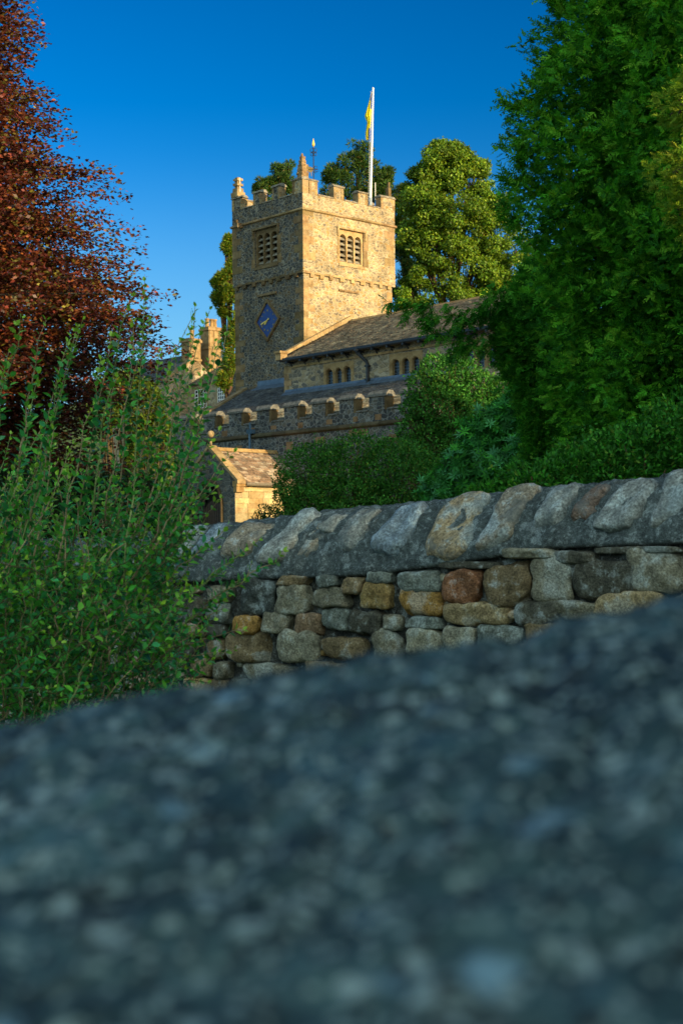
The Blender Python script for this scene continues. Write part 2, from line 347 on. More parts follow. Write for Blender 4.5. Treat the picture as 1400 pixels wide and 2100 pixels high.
def tower():
    a0, a1, b0, b1 = -6.15, 0.0, 0.0, 7.0
    HT = 18.75
    # walls: upper stage (S, E with openings), lower stage set back .08
    mb = MB()
    swin = rect(-4.12, -2.16, 16.15, 18.22); ewin = rect(2.66, 4.52, 16.15, 18.05)
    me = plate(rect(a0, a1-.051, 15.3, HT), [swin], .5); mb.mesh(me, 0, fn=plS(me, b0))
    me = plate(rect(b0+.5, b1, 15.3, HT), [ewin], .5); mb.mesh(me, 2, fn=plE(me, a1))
    mb.box(a1-.05, a1, b0+.002, b0+.499, 15.3, HT-.001, 2)
    mb.box(a0, a1-.5, b1-.5, b1, 15.3, HT); mb.box(a0, a0+.5, b0+.5, b1-.5, 15.3, HT)
    d = .09
    mb.box(a0+d, a1-d-.05, b0+d, b1-d-.1, G, 15.3); mb.box(a1-d-.049, a1-d, b0+d+.001, b1-d-.101, G, 15.299, 2)
    # set-off and battered foot on the west
    mb.prism([(a0+d, b0+d+.012, 10.7), (a0-.18, b0+d+.012, 10.1), (a0-.22, b0+d+.012, 9.6), (a0-.75, b0+d+.012, 9.1), (a0-.75, b0+d+.012, G), (a0+d, b0+d+.012, G)], (0, 6.4, 0))
    # tower roof and dark belfry box behind the louvres
    mb.box(a0+.45, a1-.45, b0+.45, b1-.45, HT-.1, HT-.02)
    # quoins; south faces get a darker colour as painted shade
    h = 8.6; i = 0
    while h < 18.6:
        hh = random.uniform(.28, .46); top = min(h+hh-.02, 18.68)
        if not (h < 15.6 and top > 15.1):
            ins = d if top < 15.3 else 0.0; pr = .012
            l1, l2 = ((.38, .75) if i % 2 else (.72, .36)); l1 *= random.uniform(.85, 1.25); l2 *= random.uniform(.85, 1.25)
            c = ashc()
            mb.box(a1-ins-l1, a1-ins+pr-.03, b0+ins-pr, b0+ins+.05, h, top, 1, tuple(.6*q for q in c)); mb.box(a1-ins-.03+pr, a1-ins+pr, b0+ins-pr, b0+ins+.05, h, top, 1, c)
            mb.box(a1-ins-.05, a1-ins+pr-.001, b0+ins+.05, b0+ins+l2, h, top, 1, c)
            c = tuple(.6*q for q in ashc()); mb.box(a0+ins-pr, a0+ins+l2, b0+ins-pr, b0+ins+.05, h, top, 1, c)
            c = ashc(); mb.box(a1-ins-.05, a1-ins+pr, b1-ins-l1-.1, b1-ins+pr-.1, h, top, 1, c)
        h += hh; i += 1
    # long ledge stones above the clock and on the east face
    mb.box(-3.95, -2.35, d-.13, d, 14.48, 14.6, 1, (.7, .7, .7)); mb.box(-d, -d+.09, 2.65, 4.1, 14.6, 14.7, 1, (.8, .75, .7))
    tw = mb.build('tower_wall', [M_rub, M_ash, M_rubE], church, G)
    # near-black box painting the shade inside the bell chamber
    mb = MB(); mb.box(a0+.55, a1-.55, b0+.55, b1-.55, 15.4, HT-.15); mb.build('bell_chamber_shade', M_dark, tw, 0 if False else G)
    # string course under the parapet
    mb = MB()
    def ring(z0, z1, p, mm=0):
        n = 6
        for i in range(n):
            A0 = a0-p+(a1-a0+2*p)*i/n; A1 = a0-p+(a1-a0+2*p)*(i+1)/n-.006
            mb.prism([(A0, b0-p, z0+.05), (A0, b0-p, z1-.07), (A0, b0, z1), (A0, b0, z0)], (A1-A0, 0, 0), mm, ashc())
        for i in range(n):
            B0 = b0+(b1-b0+p)*i/n; B1 = b0+(b1-b0+p)*(i+1)/n-.006
            mb.prism([(a1+p, B0, z0+.05), (a1+p, B0, z1-.07), (a1, B0, z1), (a1, B0, z0)], (0, B1-B0, 0), mm, ashc())
    ring(18.68, 18.86, .10)
    mb.build('string_course', M_ash, tw, G)
    # corbel table, shade and sun painted in: darker south, paler east colours
    mb = MB()
    def corb(face):
        x = .05; L = 6.0 if face == 'S' else 6.85
        while x < L-.3:
            w1 = random.uniform(.42, .62); w2 = random.uniform(.30, .42); zt = 15.42+random.uniform(-.02, .02)
            for (p, q, z0, z1, o) in ((x, x+w1, zt-.11, zt, .045), (x+w1-.05, x+w1+w2-.1, zt-.30, zt-.05, .055)):
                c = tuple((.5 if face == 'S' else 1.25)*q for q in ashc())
                if face == 'S': mb.box(-q-.02, -p-.03, b0-o+.03, b0+d+.02, z0, z1, 0, c)
                else: mb.box(a1-d-.02, a1+o-.03, p, q-.01, z0, z1, 0, c)
            x += w1+w2-.1
    corb('S'); corb('E')
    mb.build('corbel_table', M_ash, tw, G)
    # parapet wall up to the crenel sills
    mb = MB(); t = .42; Z0, Z1 = 18.86, 19.66
    for (A0, A1, B0, B1, mm) in ((a0, a1-.051, b0, b0+t, 0), (a1-.05, a1, b0+.001, b0+t, 2), (a1-t, a1, b0+t+.001, b1, 2), (a0, a0+t, b0+t, b1-t, 0), (a0, a1-t, b1-t, b1, 0)):
        mb.box(A0, A1, B0, B1, HT, Z1, mm)
    par = mb.build('tower_parapet', [M_rub, M_ash, M_rubE], church, G)
    def sill(A0, A1, B0, B1):
        mbs = MB(); al = A1-A0 > B1-B0
        if al: mbs.prism([(A0, B0-.05, Z1), (A0, B0-.05, Z1+.05), (A0, (B0+B1)/2, Z1+.16), (A0, B1+.05, Z1+.05), (A0, B1+.05, Z1)], (A1-A0, 0, 0))
        else: mbs.prism([(A0-.05, B0, Z1), (A0-.05, B0, Z1+.05), ((A0+A1)/2, B0, Z1+.16), (A1+.05, B0, Z1+.05), (A1+.05, B0, Z1)], (0, B1-B0, 0))
        mbs.v = [tuple(q+random.uniform(-.015, .015) for q in p) for p in mbs.v]; mbs.build('crenel_sill', M_cope, par, G)
    def merlon(A0, A1, B0, B1, top, along):
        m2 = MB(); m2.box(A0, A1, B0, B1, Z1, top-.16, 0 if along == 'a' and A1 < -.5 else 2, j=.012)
        # dressed jamb stones at both ends, proud of the rubble
        for e in (0, 1):
            for k in range(2):
                z0 = Z1+.02+k*(top-.2-Z1)/2; z1 = z0+(top-.2-Z1)/2-.02; w = random.uniform(.12, .2)
                if along == 'a':
                    x0, x1 = (A0-.01, A0+w) if e == 0 else (A1-w, A1+.01); m2.box(x0, x1, B0-.012, B1+.012, z0, z1, 1, ashc())
                else:
                    y0, y1 = (B0-.01, B0+w) if e == 0 else (B1-w, B1+.01); m2.box(A0-.012, A1+.012, y0, y1, z0, z1, 1, ashc())
        m3 = MB(); z = top-.16
        if along == 'a': m3.prism([(A0-.05, B0-.06, z), (A0-.05, B0-.07, z+.07), (A0-.05, B0+.10, z+.15), (A0-.05, B1-.10, z+.16), (A0-.05, B1+.06, z+.06), (A0-.05, B1+.06, z)], (A1-A0+.1, 0, 0))
        else: m3.prism([(A0-.06, B0-.05, z), (A0-.07, B0-.05, z+.07), (A0+.10, B0-.05, z+.15), (A1-.10, B0-.05, z+.16), (A1+.06, B0-.05, z+.06), (A1+.06, B0-.05, z)], (0, B1-B0+.1, 0))
        m3.v = [tuple(q+random.uniform(-.02, .02) for q in p) for p in m3.v]
        m2.add(m3.v, m3.f, 3); m2.build('merlon', [M_rub, M_ash, M_rubE, M_cope], par, G)
    tp = 20.5
    merlon(-6.15, -5.25, 0, t, tp, 'a'); merlon(-4.22, -3.56, 0, t, tp, 'a'); merlon(-2.55, -1.92, 0, t, tp+.03, 'a'); merlon(-.84, 0, 0, t, tp+.05, 'a')
    merlon(-t, 0, t+.07, 1.08, tp+.03, 'b'); merlon(-t, 0, 2.30, 3.02, tp, 'b'); merlon(-t, 0, 4.15, 4.86, tp-.05, 'b'); merlon(-t, 0, 5.92, 7.0, tp, 'b')
    for (x0, x1) in ((-5.2, -4.27), (-3.5, -2.6), (-1.86, -.9)): sill(x0, x1, 0, t)
    for (y0, y1) in ((1.13, 2.24), (3.08, 4.1), (4.92, 5.86)): sill(-t, 0, y0, y1)
    # hidden north and west sides repeat the rhythm
    for x in (-6.15, -4.2, -2.5, -.95): merlon(x, x+.75, 7-t, 7.0, tp, 'a') if x > -6 and x < -1 else None
    for y in (.6, 2.4, 4.2, 5.9): merlon(-6.15, -6.15+t, y, y+.75, tp, 'b')
    # pinnacles: broken obelisk on the near corner, stepped stub on the left, thin stub on the right
    mb = MB(); X, Y = -.27, .24
    prof = [(.23, 20.45), (.21, 20.62), (.19, 20.9), (.16, 21.2), (.12, 21.45), (.07, 21.7), (.03, 21.86)]
    for (r0, z0), (r1, z1) in zip(prof, prof[1:]):
        vs = [(X+sx*r, Y+sy*r, z) for r, z in ((r0, z0), (r1, z1)) for sx, sy in ((-1, -1), (1, -1), (1, 1), (-1, 1))]
        mb.add([tuple(q+random.uniform(-.025, .025) for q in p) for p in vs], [(0, 1, 5, 4), (1, 2, 6, 5), (2, 3, 7, 6), (3, 0, 4, 7), (4, 5, 6, 7), (0, 3, 2, 1)], 0, (.95, .9, .85))
    for k in range(5):
        s_ = .22-.036*k; z = 20.7+.22*k
        for sx, sy in ((1, -1), (-1, -1), (1, 1)): mb.box(X+sx*s_*.8-.06, X+sx*s_*.8+.06, Y+sy*s_*.8-.06, Y+sy*s_*.8+.06, z, z+.11, 0, (.9, .85, .8), j=.02)
    mb.build('pinnacle', M_ash, par, G)
    mb = MB(); X, Y = -5.86, .22
    for (r, z0, z1) in ((.30, 20.45, 20.75), (.22, 20.75, 21.0), (.13, 21.0, 21.12), (.22, 21.12, 21.26), (.13, 21.26, 21.42), (.20, 21.42, 21.55), (.12, 21.55, 21.62)):
        mb.box(X-r, X+r, Y-r, Y+r, z0, z1-.002, 0, ashc(), j=.02)
    mb.build('pinnacle', M_ash, par, G)
    mb = MB(); mb.box(-.36, -.12, 6.66, 6.9, 20.45, 21.0, 0, (.55, .55, .5), j=.03); mb.box(-.3, -.18, 6.72, 6.84, 21.0, 21.35, 0, (.5, .5, .45), j=.03)
    mb.build('pinnacle', M_ash, par, G)
    for (px, py0, py1, d0) in ((494, 364, 400, 84.3), (622.5, 321, 345, 80.4), (770, 374, 398, 85.0)):
        p = W(px, py1, d0)-Vector((0, 0, .3)); q = W(px-2 if px < 500 else px, py0, d0)
        inv = Matrix.Rotation(-RZ, 4, 'Z')
        lp = inv @ (p-C0); lq = inv @ (q-C0)
        mb = MB(); mb.tube([lp, lq], .022, 5); mb.build('lightning_rod', M_white, par, G)
    # belfry windows: stone coloured darker for south shade, paler for east sun
    def belfry(face, x0, x1, z0, z1):
        w = (x1-x0-.12*2-.10*2)/3; lights = []
        for k in range(3):
            l0 = x0+.12+k*(w+.10); lights.append((l0, l0+w))
        holes = [arch(l0, l1, z0+.12, z1-.22-(l1-l0)/2-.02, 10) for l0, l1 in lights]
        me = plate(rect(x0, x1, z0, z1), holes, .30); mb = MB()
        fn = plS(me, b0+.08) if face == 'S' else plE(me, a1-.08)
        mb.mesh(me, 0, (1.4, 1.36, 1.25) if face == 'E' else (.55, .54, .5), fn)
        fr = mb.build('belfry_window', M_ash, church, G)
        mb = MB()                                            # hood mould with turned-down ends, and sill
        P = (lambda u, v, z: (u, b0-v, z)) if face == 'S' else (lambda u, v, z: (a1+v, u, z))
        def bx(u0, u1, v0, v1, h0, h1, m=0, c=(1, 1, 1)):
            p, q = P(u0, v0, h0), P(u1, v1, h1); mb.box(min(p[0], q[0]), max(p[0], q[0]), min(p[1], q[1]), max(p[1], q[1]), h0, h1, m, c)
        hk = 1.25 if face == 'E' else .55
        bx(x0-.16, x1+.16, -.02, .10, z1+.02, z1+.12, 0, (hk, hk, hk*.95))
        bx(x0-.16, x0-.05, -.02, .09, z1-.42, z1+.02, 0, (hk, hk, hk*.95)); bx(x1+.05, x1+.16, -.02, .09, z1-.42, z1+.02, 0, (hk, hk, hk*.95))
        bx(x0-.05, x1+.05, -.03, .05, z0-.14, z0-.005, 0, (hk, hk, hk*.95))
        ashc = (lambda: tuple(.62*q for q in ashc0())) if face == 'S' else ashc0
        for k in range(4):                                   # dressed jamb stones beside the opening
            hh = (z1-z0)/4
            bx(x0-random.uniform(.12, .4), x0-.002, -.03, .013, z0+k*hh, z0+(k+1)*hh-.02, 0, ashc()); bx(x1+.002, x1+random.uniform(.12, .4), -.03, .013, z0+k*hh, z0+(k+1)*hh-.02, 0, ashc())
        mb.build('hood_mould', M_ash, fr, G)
        mb = MB()
        for l0, l1 in lights:
            n = 5
            for k in range(n):
                z = z0+.17+k*(z1-z0-.40)/n; dz = random.uniform(-.02, .02)
                ctr = P((l0+l1)/2, -.25, z+dz+.08); X = Vector(P(1, 0, 0))-Vector(P(0, 0, 0)); D = Vector(P(0, 1, 0))-Vector(P(0, 0, 0))
                u = (-D*.72+Vector((0, 0, 1))*.69).normalized(); nn = X.cross(u)
                mb.obox(ctr, X*((l1-l0)/2-.004), u*.125, nn*.02, 0, ashc())
        mb.build('louvre', M_cope, fr, G)
    belfry('S', -4.12, -2.16, 16.15, 18.22); belfry('E', 2.66, 4.52, 16.15, 18.05)
    # small carved water spout at the left of the south string course
    mb = MB(); mb.box(-5.35, -5.12, -.42, .0, 18.58, 18.84, 0, (.6, .6, .6), j=.03); mb.box(-5.33, -5.14, -.5, -.36, 18.84, 18.98, 0, (.3, .3, .3), j=.03)
    mb.build('water_spout', M_ash, tw, G)
def nave():
    bs, bn, L = -1.4, 8.4, 15.6; eh = 10.42; rb, rh = 3.5, 13.0
    wins = [(3.34, 3.87), (4.04, 4.55), (4.72, 5.24)]; sets = [0, 4.88, 9.8]
    holes = [arch(l0+s, l1+s, 8.63, 9.32, 8, 1.0) for s in sets for l0, l1 in wins]
    mb = MB(); me = plate(rect(-.02, L, 6.0, eh-.05), holes, .45); mb.mesh(me, 0, fn=plS(me, bs))
    mb.prism([(L-.5, bs+.46, G), (L-.5, bn, G), (L-.5, bn, eh), (L-.5, rb, rh-.1), (L-.5, bs+.46, eh)], (.5, 0, 0))
    mb.box(-.02, L-.51, bn-.45, bn, G, eh-.05)
    mb.box(-.02, .4, bs+.46, -.02, 6.0, eh-.05); mb.box(-.02, .4, 7.0, bn-.46, G, eh-.05)
    # dressed corner stones at the west end, string under the eaves
    h = 8.6; i = 0
    while h < 10.1:
        hh = random.uniform(.28, .42); mb.box(-.032, (.55 if i % 2 else .35), bs-.012, bs+.1, h, min(h+hh, 10.1)-.02, 1, ashc()); h += hh; i += 1
    x = 0.6
    while x < L-1:
        w = random.uniform(.8, 1.5); mb.box(x, x+w-.01, bs-.06, bs+.05, 9.93, 10.05, 1, ashc()); x += w
    nv = mb.build('nave_wall', [M_clr, M_ash], church, G)
    for s in sets:
        mb = MB(); x0, x1 = 3.34-.2+s, 5.24+.2+s
        hl = [arch(l0+s+.015, l1+s-.015, 8.61, 9.32, 10, 1.0) for l0, l1 in wins]
        me = plate(rect(x0, x1, 8.59, 9.86), hl, .2); mb.mesh(me, 0, (.95, .92, .82), plS(me, bs-.018))
        for l0, l1 in wins:                                  # moulded arch rings
            c = (l0+l1)/2+s; r = (l1-l0)/2
            pts = [(c+(r+.045)*math.cos(t), bs-.03, 9.32+(r+.045)*math.sin(t)) for t in [math.pi*k/12 for k in range(13)]]
            mb.tube(pts, .035, 5, 0, (1, .95, .85))
        o = mb.build('clerestory_window', M_ash, church, G)
        mb = MB()
        for l0, l1 in wins:
            mb.box(l0+s-.03, l1+s+.03, bs+.16, bs+.18, 8.6, 9.62, 0)
        mb.build('glass', M_glass, o, G)
        mb = MB()
        for l0, l1 in wins:
            for k in range(1, 3): mb.box(l0+s+k*(l1-l0)/3-.012, l0+s+k*(l1-l0)/3+.012, bs+.145, bs+.158, 8.62, 9.55, 0)
            for k in range(1, 6): mb.box(l0+s, l1+s, bs+.142, bs+.156, 8.6+k*.16-.01, 8.6+k*.16+.01, 0)
        mb.build('leading', M_lead, o, G)
    # roof
    sl = math.hypot(rb-bs+.3, rh-eh); up = Vector((0, rb-bs+.3, rh-eh)).normalized()
    mb = MB(); cols = ((.40, .31, .21), (.31, .24, .165), (.46, .37, .25), (.26, .21, .16), (.38, .27, .18))
    slates(mb, (.02, bs-.3, eh), (1, 0, 0), up, L, sl, .155, (.2, .42), cols, th=.03)
    mb.prism([(0.02, bs-.28, eh-.06), (0.02, rb, rh-.08), (0.02, bn+.28, eh-.06), (.02, bn+.2, eh-.14), (.02, rb, rh-.2), (.02, bs-.2, eh-.14)], (L, 0, 0), 0, (.15, .13, .1))
    rf = mb.build('nave_roof', M_slate, church, G)
    mb = MB(); x = .05
    while x < L:
        w = random.uniform(.45, .62); mb.prism([(x, rb-.2, rh-.06), (x, rb-.06, rh+.08), (x, rb+.06, rh+.08), (x, rb+.2, rh-.06)], (w-.012, 0, 0), 0, ashc()); x += w
    mb.build('ridge_stone', M_ash, rf, G)
    # coping against the tower, with kneeler at its foot
    mb = MB(); c = (1.15, 1.12, 1.05)
    for k in range(6):
        t0, t1 = k/6, (k+1)/6-.004; q = lambda t: Vector((-.06, bs-.42+t*(rb-.1-bs+.42), eh+.10+t*(rh-eh+.02)))
        if q(t1).y > -.05 and q(t0).y < 0.0: pass
        A, B = q(t0), q(t1); hx = .34 if B.y < .1 else .30
        mb.prism([A, A+Vector((0, 0, .17)), B+Vector((0, 0, .17)), B], (hx, 0, 0), 0, c if k else (1.2, 1.18, 1.1))
    mb.box(-.10, .34, bs-.55, bs-.10, eh-.05, eh+.30, 0, (1.25, 1.22, 1.15)); mb.box(-.14, .38, bs-.62, bs-.04, eh+.30, eh+.42, 0, (1.1, 1.05, .95))
    mb.build('gable_coping', M_ash, rf, G)
    # gutter on brackets
    mb = MB(); mb.prism([(0.1, bs-.46, eh-.10), (.1, bs-.46, eh+.02), (.1, bs-.34, eh+.02), (.1, bs-.34, eh-.16), (.1, bs-.42, eh-.16)], (L-.2, 0, 0))
    gt = mb.build('gutter', M_iron, church, G)
    x = .7
    while x < L-.5:
        mb = MB(); mb.box(x-.05, x+.05, bs-.5, bs, eh-.27, eh-.17); mb.prism([(x-.03, bs-.22, eh-.271), (x-.03, bs-.15, eh-.271), (x-.03, bs, eh-.44), (x-.03, bs, eh-.5)], (.06, 0, 0)); mb.build('gutter_bracket', M_iron, gt, G); x += 1.09
    mb = MB(); mb.tube([(6.1, bs-.4, eh-.12), (6.12, bs-.38, eh-.3), (6.5, bs-.12, eh-.75), (6.55, bs-.1, eh-.9), (6.55, bs-.1, 8.5)], .085, 8)
    for z in (9.4, 8.72): mb.box(6.42, 6.68, bs-.2, bs+.01, z, z+.09)
    mb.lathe((6.1, bs-.4, eh-.3), [(.08, 0), (.14, .1), (.15, .2)], 8)
    mb.build('downpipe', M_iron, church, G)
def aisle():
    bs, bt, w0, L = -4.9, -1.4, -5.0, 13.9; slope = .55
    hh = lambda b: 8.60-(bt-b)*slope
    mb = MB(); mb.box(w0-.3, L, bs, bs+.45, G, 6.02); mb.box(w0-.3, w0+.1, bs+.46, .08, G, 6.02)
    mb.prism([(L-.4, bs+.46, G), (L-.4, bt-.01, G), (L-.4, bt-.01, hh(bt)-.2), (L-.4, bs+.46, hh(bs+.46)-.2)], (.39, 0, 0))
    # dressed patches and red-brown stones in the wall face
    for (a, z, w, h) in ((8.8, 5.6, 1.3, .28), (4.2, 5.2, .5, .4), (6.4, 5.4, .7, .3), (.2, 5.3, .5, .35), (11.5, 5.1, .6, .4)):
        mb.box(a, a+w, bs-.012, bs+.03, z, z+h, 1, (.7, .62, .6))
    mb.prism([(w0-.3, bs+.46, 6.02), (w0-.3, .06, 6.02), (w0-.3, .06, hh(0.06)), (w0-.3, bs+.46, hh(bs+.46))], (.4, 0, 0))
    mb.box(w0+.12, L-.42, bs+.425, bs+.6, 6.5, hh(bs+.43)-.03)
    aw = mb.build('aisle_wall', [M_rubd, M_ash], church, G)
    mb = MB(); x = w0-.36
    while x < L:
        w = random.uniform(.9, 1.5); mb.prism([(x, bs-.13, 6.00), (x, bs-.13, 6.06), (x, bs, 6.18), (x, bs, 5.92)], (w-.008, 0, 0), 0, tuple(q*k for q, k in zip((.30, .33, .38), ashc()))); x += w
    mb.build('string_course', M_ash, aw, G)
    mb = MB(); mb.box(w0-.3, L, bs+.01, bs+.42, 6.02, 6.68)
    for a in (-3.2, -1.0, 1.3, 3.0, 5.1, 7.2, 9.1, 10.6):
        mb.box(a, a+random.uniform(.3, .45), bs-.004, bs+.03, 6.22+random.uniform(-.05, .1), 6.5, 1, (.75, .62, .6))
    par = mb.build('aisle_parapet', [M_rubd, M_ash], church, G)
    st = [-4.75, -2.6, -.4, 1.9, 4.05, 6.15, 8.13, 10.2, 12.3]; t = .45; z = 6.68
    for i, a in enumerate(st):
        w = random.uniform(1.13, 1.22); zt_ = 7.34+random.uniform(-.02, .02)
        mb = MB(); mb.box(a, a+w-.16, bs, bs+t, z, zt_, 0); mb.box(a+w-.158, a+w, bs-.006, bs+t+.006, z, zt_, 1, (.42, .39, .34))
        m3 = MB(); m3.prism([(a-.05, bs-.07, zt_), (a-.05, bs-.07, zt_+.09), (a-.05, bs+.10, zt_+.26), (a-.05, bs+t-.1, zt_+.26), (a-.05, bs+t+.07, zt_+.09), (a-.05, bs+t+.07, zt_)], (w+.1, 0, 0))
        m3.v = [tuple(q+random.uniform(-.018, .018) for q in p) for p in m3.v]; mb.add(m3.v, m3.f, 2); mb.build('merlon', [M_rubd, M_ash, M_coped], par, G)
        if i < len(st)-1:
            x0, x1 = a+w+.06, st[i+1]-.06; mb = MB(); mb.prism([(x0, bs-.06, z+.002), (x0, bs-.06, z+.06), (x0, bs+.16, z+.11), (x0, bs+t+.05, z+.08), (x0, bs+t+.05, z+.002)], (x1-x0, 0, 0)); mb.build('crenel_sill', M_coped, par, G)
    mb = MB(); up = Vector((0, 1, slope)).normalized(); cols = ((.11, .115, .12), (.085, .09, .10), (.13, .13, .125), (.10, .10, .105))
    lit_tan = ((.60, .48, .31), (.50, .40, .25), (.66, .54, .37)); q1 = bs+.43; q2 = q1+1.1  # pale lower courses: sunlight put into the slate colour
    slates(mb, (w0+.12, q1, hh(q1)), (1, 0, 0), up, L-w0-.2, 1.08*math.hypot(1, slope), .17, (.3, .55), lit_tan, th=.03)
    slates(mb, (w0+.12, q2, hh(q2)), (1, 0, 0), up, 5.0, 3.3*math.hypot(1, slope), .16, (.2, .38), cols, th=.02)
    slates(mb, (.12, q2, hh(q2)), (1, 0, 0), up, L-.2, 1.95*math.hypot(1, slope), .16, (.2, .38), cols, th=.02)
    mb.prism([(w0+.1, bs+.43, hh(bs+.43)-.02), (w0+.1, -.0, hh(0)-.02), (w0+.1, 0, hh(0)-.15), (w0+.1, bs+.43, hh(bs+.43)-.15)], (4.9, 0, 0), 0, (.1, .1, .1))
    mb.prism([(.0, bs+.43, hh(bs+.43)-.02), (.0, bt, hh(bt)-.02), (0, bt, hh(bt)-.15), (0, bs+.43, hh(bs+.43)-.15)], (L, 0, 0), 0, (.1, .1, .1))
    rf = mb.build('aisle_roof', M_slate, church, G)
    mb = MB()
    for k in range(14):
        x = .06+k*.98; mb.prism([(x, bt-.30, hh(bt-.30)+.05), (x, bt-.012, hh(bt)+.06), (x, bt-.012, hh(bt)+.20), (x, bt-.03, hh(bt)+.20), (x, bt-.05, hh(bt)+.085), (x, bt-.3, hh(bt-.3)+.068)], (.96, 0, 0))
    mb.build('lead_flashing', M_lead, rf, G); mb = MB()
    for k in range(4):
        x = -4.05+k*1.0; mb.prism([(x, -.42, hh(-.42)+.05), (x, .07, hh(.07)+.05), (x, .07, hh(.07)+.34), (x, .05, hh(.07)+.34), (x, .03, hh(.03)+.085), (x, -.42, hh(-.42)+.07)], (.99, 0, 0))
    mb.build('lead_flashing', M_lead, rf, G)
    mb = MB()
    for k in range(8):
        y0 = bs+.4+k*.56; y1 = y0+.55; mb.prism([(w0-.34, y0, hh(y0)-.02), (w0-.34, y0, hh(y0)+.14), (w0-.34, y1, hh(y1)+.14), (w0-.34, y1, hh(y1)-.02)], (.46, 0, 0), 0, (.8, .78, .75))
    mb.build('gable_coping', M_ash, rf, G)
    mb = MB(); x = 1.55                                         # lead hopper and pipe
    mb.prism([(x-.22, bs-.26, 6.40), (x-.22, bs-.012, 6.40), (x-.22, bs-.012, 6.19), (x-.22, bs-.2, 6.19)], (.44, 0, 0)); mb.tube([(x+.02, bs-.2, 6.75), (x+.02, bs-.16, 6.4)], .05, 6); mb.tube([(x, bs-.2, 6.19), (x, bs-.16, 4.0)], .06, 6)
    mb.build('rainwater_hopper', plain('blue_lead', (.07, .13, .20), .5, .2), church, G)
def porch():
    ax, w, bs, bn = 3.41, 2.0, -9.15, -4.915; eh, rh = 3.52, 5.08
    sl = (rh-eh)/w
    mb = MB()
    hole = arch(ax-.95, ax+.95, 1.0, 2.3, 12, 1.25)
    me = plate([(ax-w, G-.3), (ax+w, G-.3), (ax+w, eh), (ax, rh+.05), (ax-w, eh)], [hole], .45); mb.mesh(me, 0, fn=plS(me, bs))
    mb.box(ax-w, ax-w+.45, bs+.46, bn, G-.3, eh)
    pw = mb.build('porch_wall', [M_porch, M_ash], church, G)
    # lit east wall of squared blocks
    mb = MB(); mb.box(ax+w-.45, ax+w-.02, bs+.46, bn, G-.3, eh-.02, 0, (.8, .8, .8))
    z = G-.3
    while z < eh-.1:
        hh = random.choice((.26, .34, .42, .22)); hh = min(hh, eh-.06-z); y = bs+.012
        if abs(z-3.0) < .2 and hh > .15: hh = .3
        while y < bn:
            ww = random.uniform(.35, 1.0); y1 = min(y+ww, bn)
            mb.box(ax+w-.021, ax+w+random.uniform(0, .012), y, y1-.016, z, z+hh-.014, 0, ashc(), j=.003); y += ww
        z += hh
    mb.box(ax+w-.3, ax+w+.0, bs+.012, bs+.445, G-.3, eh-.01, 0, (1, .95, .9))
    y = bs+.2
    while y < bn-.1:
        ww = random.uniform(.6, 1.1); y1 = min(y+ww, bn-.01); mb.box(ax+w-.02, ax+w+.07, y, y1-.008, 3.02, 3.13, 0, ashc()); y += ww
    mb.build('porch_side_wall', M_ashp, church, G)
    mb = MB(); cols = ((.32, .22, .15), (.26, .18, .125), (.36, .27, .19), (.22, .165, .12), (.40, .33, .25))
    upE = Vector((-w, 0, rh-eh)).normalized(); L = math.hypot(w+.2, (rh-eh)*(w+.2)/w)
    slates(mb, (ax+w+.2, bs+.42, eh-.2*sl+.02), (0, 1, 0), upE, bn-bs-.42, L, .17, (.22, .5), cols, th=.03)
    upW = Vector((w, 0, rh-eh)).normalized(); slates(mb, (ax-w-.2, bs+.42, eh-.2*sl+.02), (0, 1, 0), upW, bn-bs-.42, L, .17, (.22, .5), cols, th=.03)
    mb.prism([(ax-w-.18, bs+.46, eh-.18*sl), (ax, bs+.46, rh), (ax+w+.18, bs+.46, eh-.18*sl), (ax+w+.1, bs+.46, eh-.22), (ax, bs+.46, rh-.16), (ax-w-.1, bs+.46, eh-.22)], (0, bn-bs-.46, 0), 0, (.2, .16, .12))
    rf = mb.build('porch_roof', M_slate, church, G)
    mb = MB(); y = bs+.1
    while y < bn:
        ww = random.uniform(.5, .8); y1 = min(y+ww, bn); mb.prism([(ax-.2, y, rh-.03), (ax-.07, y, rh+.15), (ax+.07, y, rh+.15), (ax+.2, y, rh-.03)], (0, y1-y-.012, 0), 0, (1.15, 1.05, .85)); y += ww
    mb.build('ridge_stone', M_ash, rf, G)
    mb = MB()
    for s in (-1, 1):
        for k in range(5):
            t0, t1 = k/5, (k+1)/5-.006; q = lambda t: Vector((ax+s*(w+.28)*(1-t), bs-.06, eh-.28*sl+.06+(rh-eh+.28*sl)*t))
            A, B = q(t0), q(t1); mb.prism([A, A+Vector((0, 0, .19)), B+Vector((0, 0, .19)), B], (0, .5, 0), 0, tuple(1.05*c for c in ashc()))
        x = ax+s*(w+.05); mb.box(x-.17, x+.17, bs-.05, bs+.48, eh-.28, eh-.02, 0, (1.2, 1.05, .8)); mb.box(x-.12, x+.12, bs-.03, bs+.42, eh-.55, eh-.282, 0, (1.1, .95, .75))
    mb.build('gable_coping', M_ash, rf, G)
    mb = MB(); mb.lathe((ax-.1, bs+.2, rh+.1), [(.12, -.1), (.12, .12), (.06, .16), (.06, .4), (.09, .43)], 10); z0 = .52
    mb.lathe((ax-.1, bs+.2, rh+.2), [(.17*math.sin(math.pi*k/10)+.003, z0-.10+.17-.17*math.cos(math.pi*k/10)) for k in range(11)], 14)
    mb.build('ball_finial', M_ash, rf, G)
    mb = MB(); mb.prism([(ax+w+.16, bs+.5, eh-.25), (ax+w+.16, bs+.5, eh-.10), (ax+w+.30, bs+.5, eh-.10), (ax+w+.30, bs+.5, eh-.19), (ax+w+.26, bs+.5, eh-.25)], (0, bn-bs-.6, 0))
    mb.build('gutter', plain('grey_gutter', (.14, .12, .09), .5), church, G)
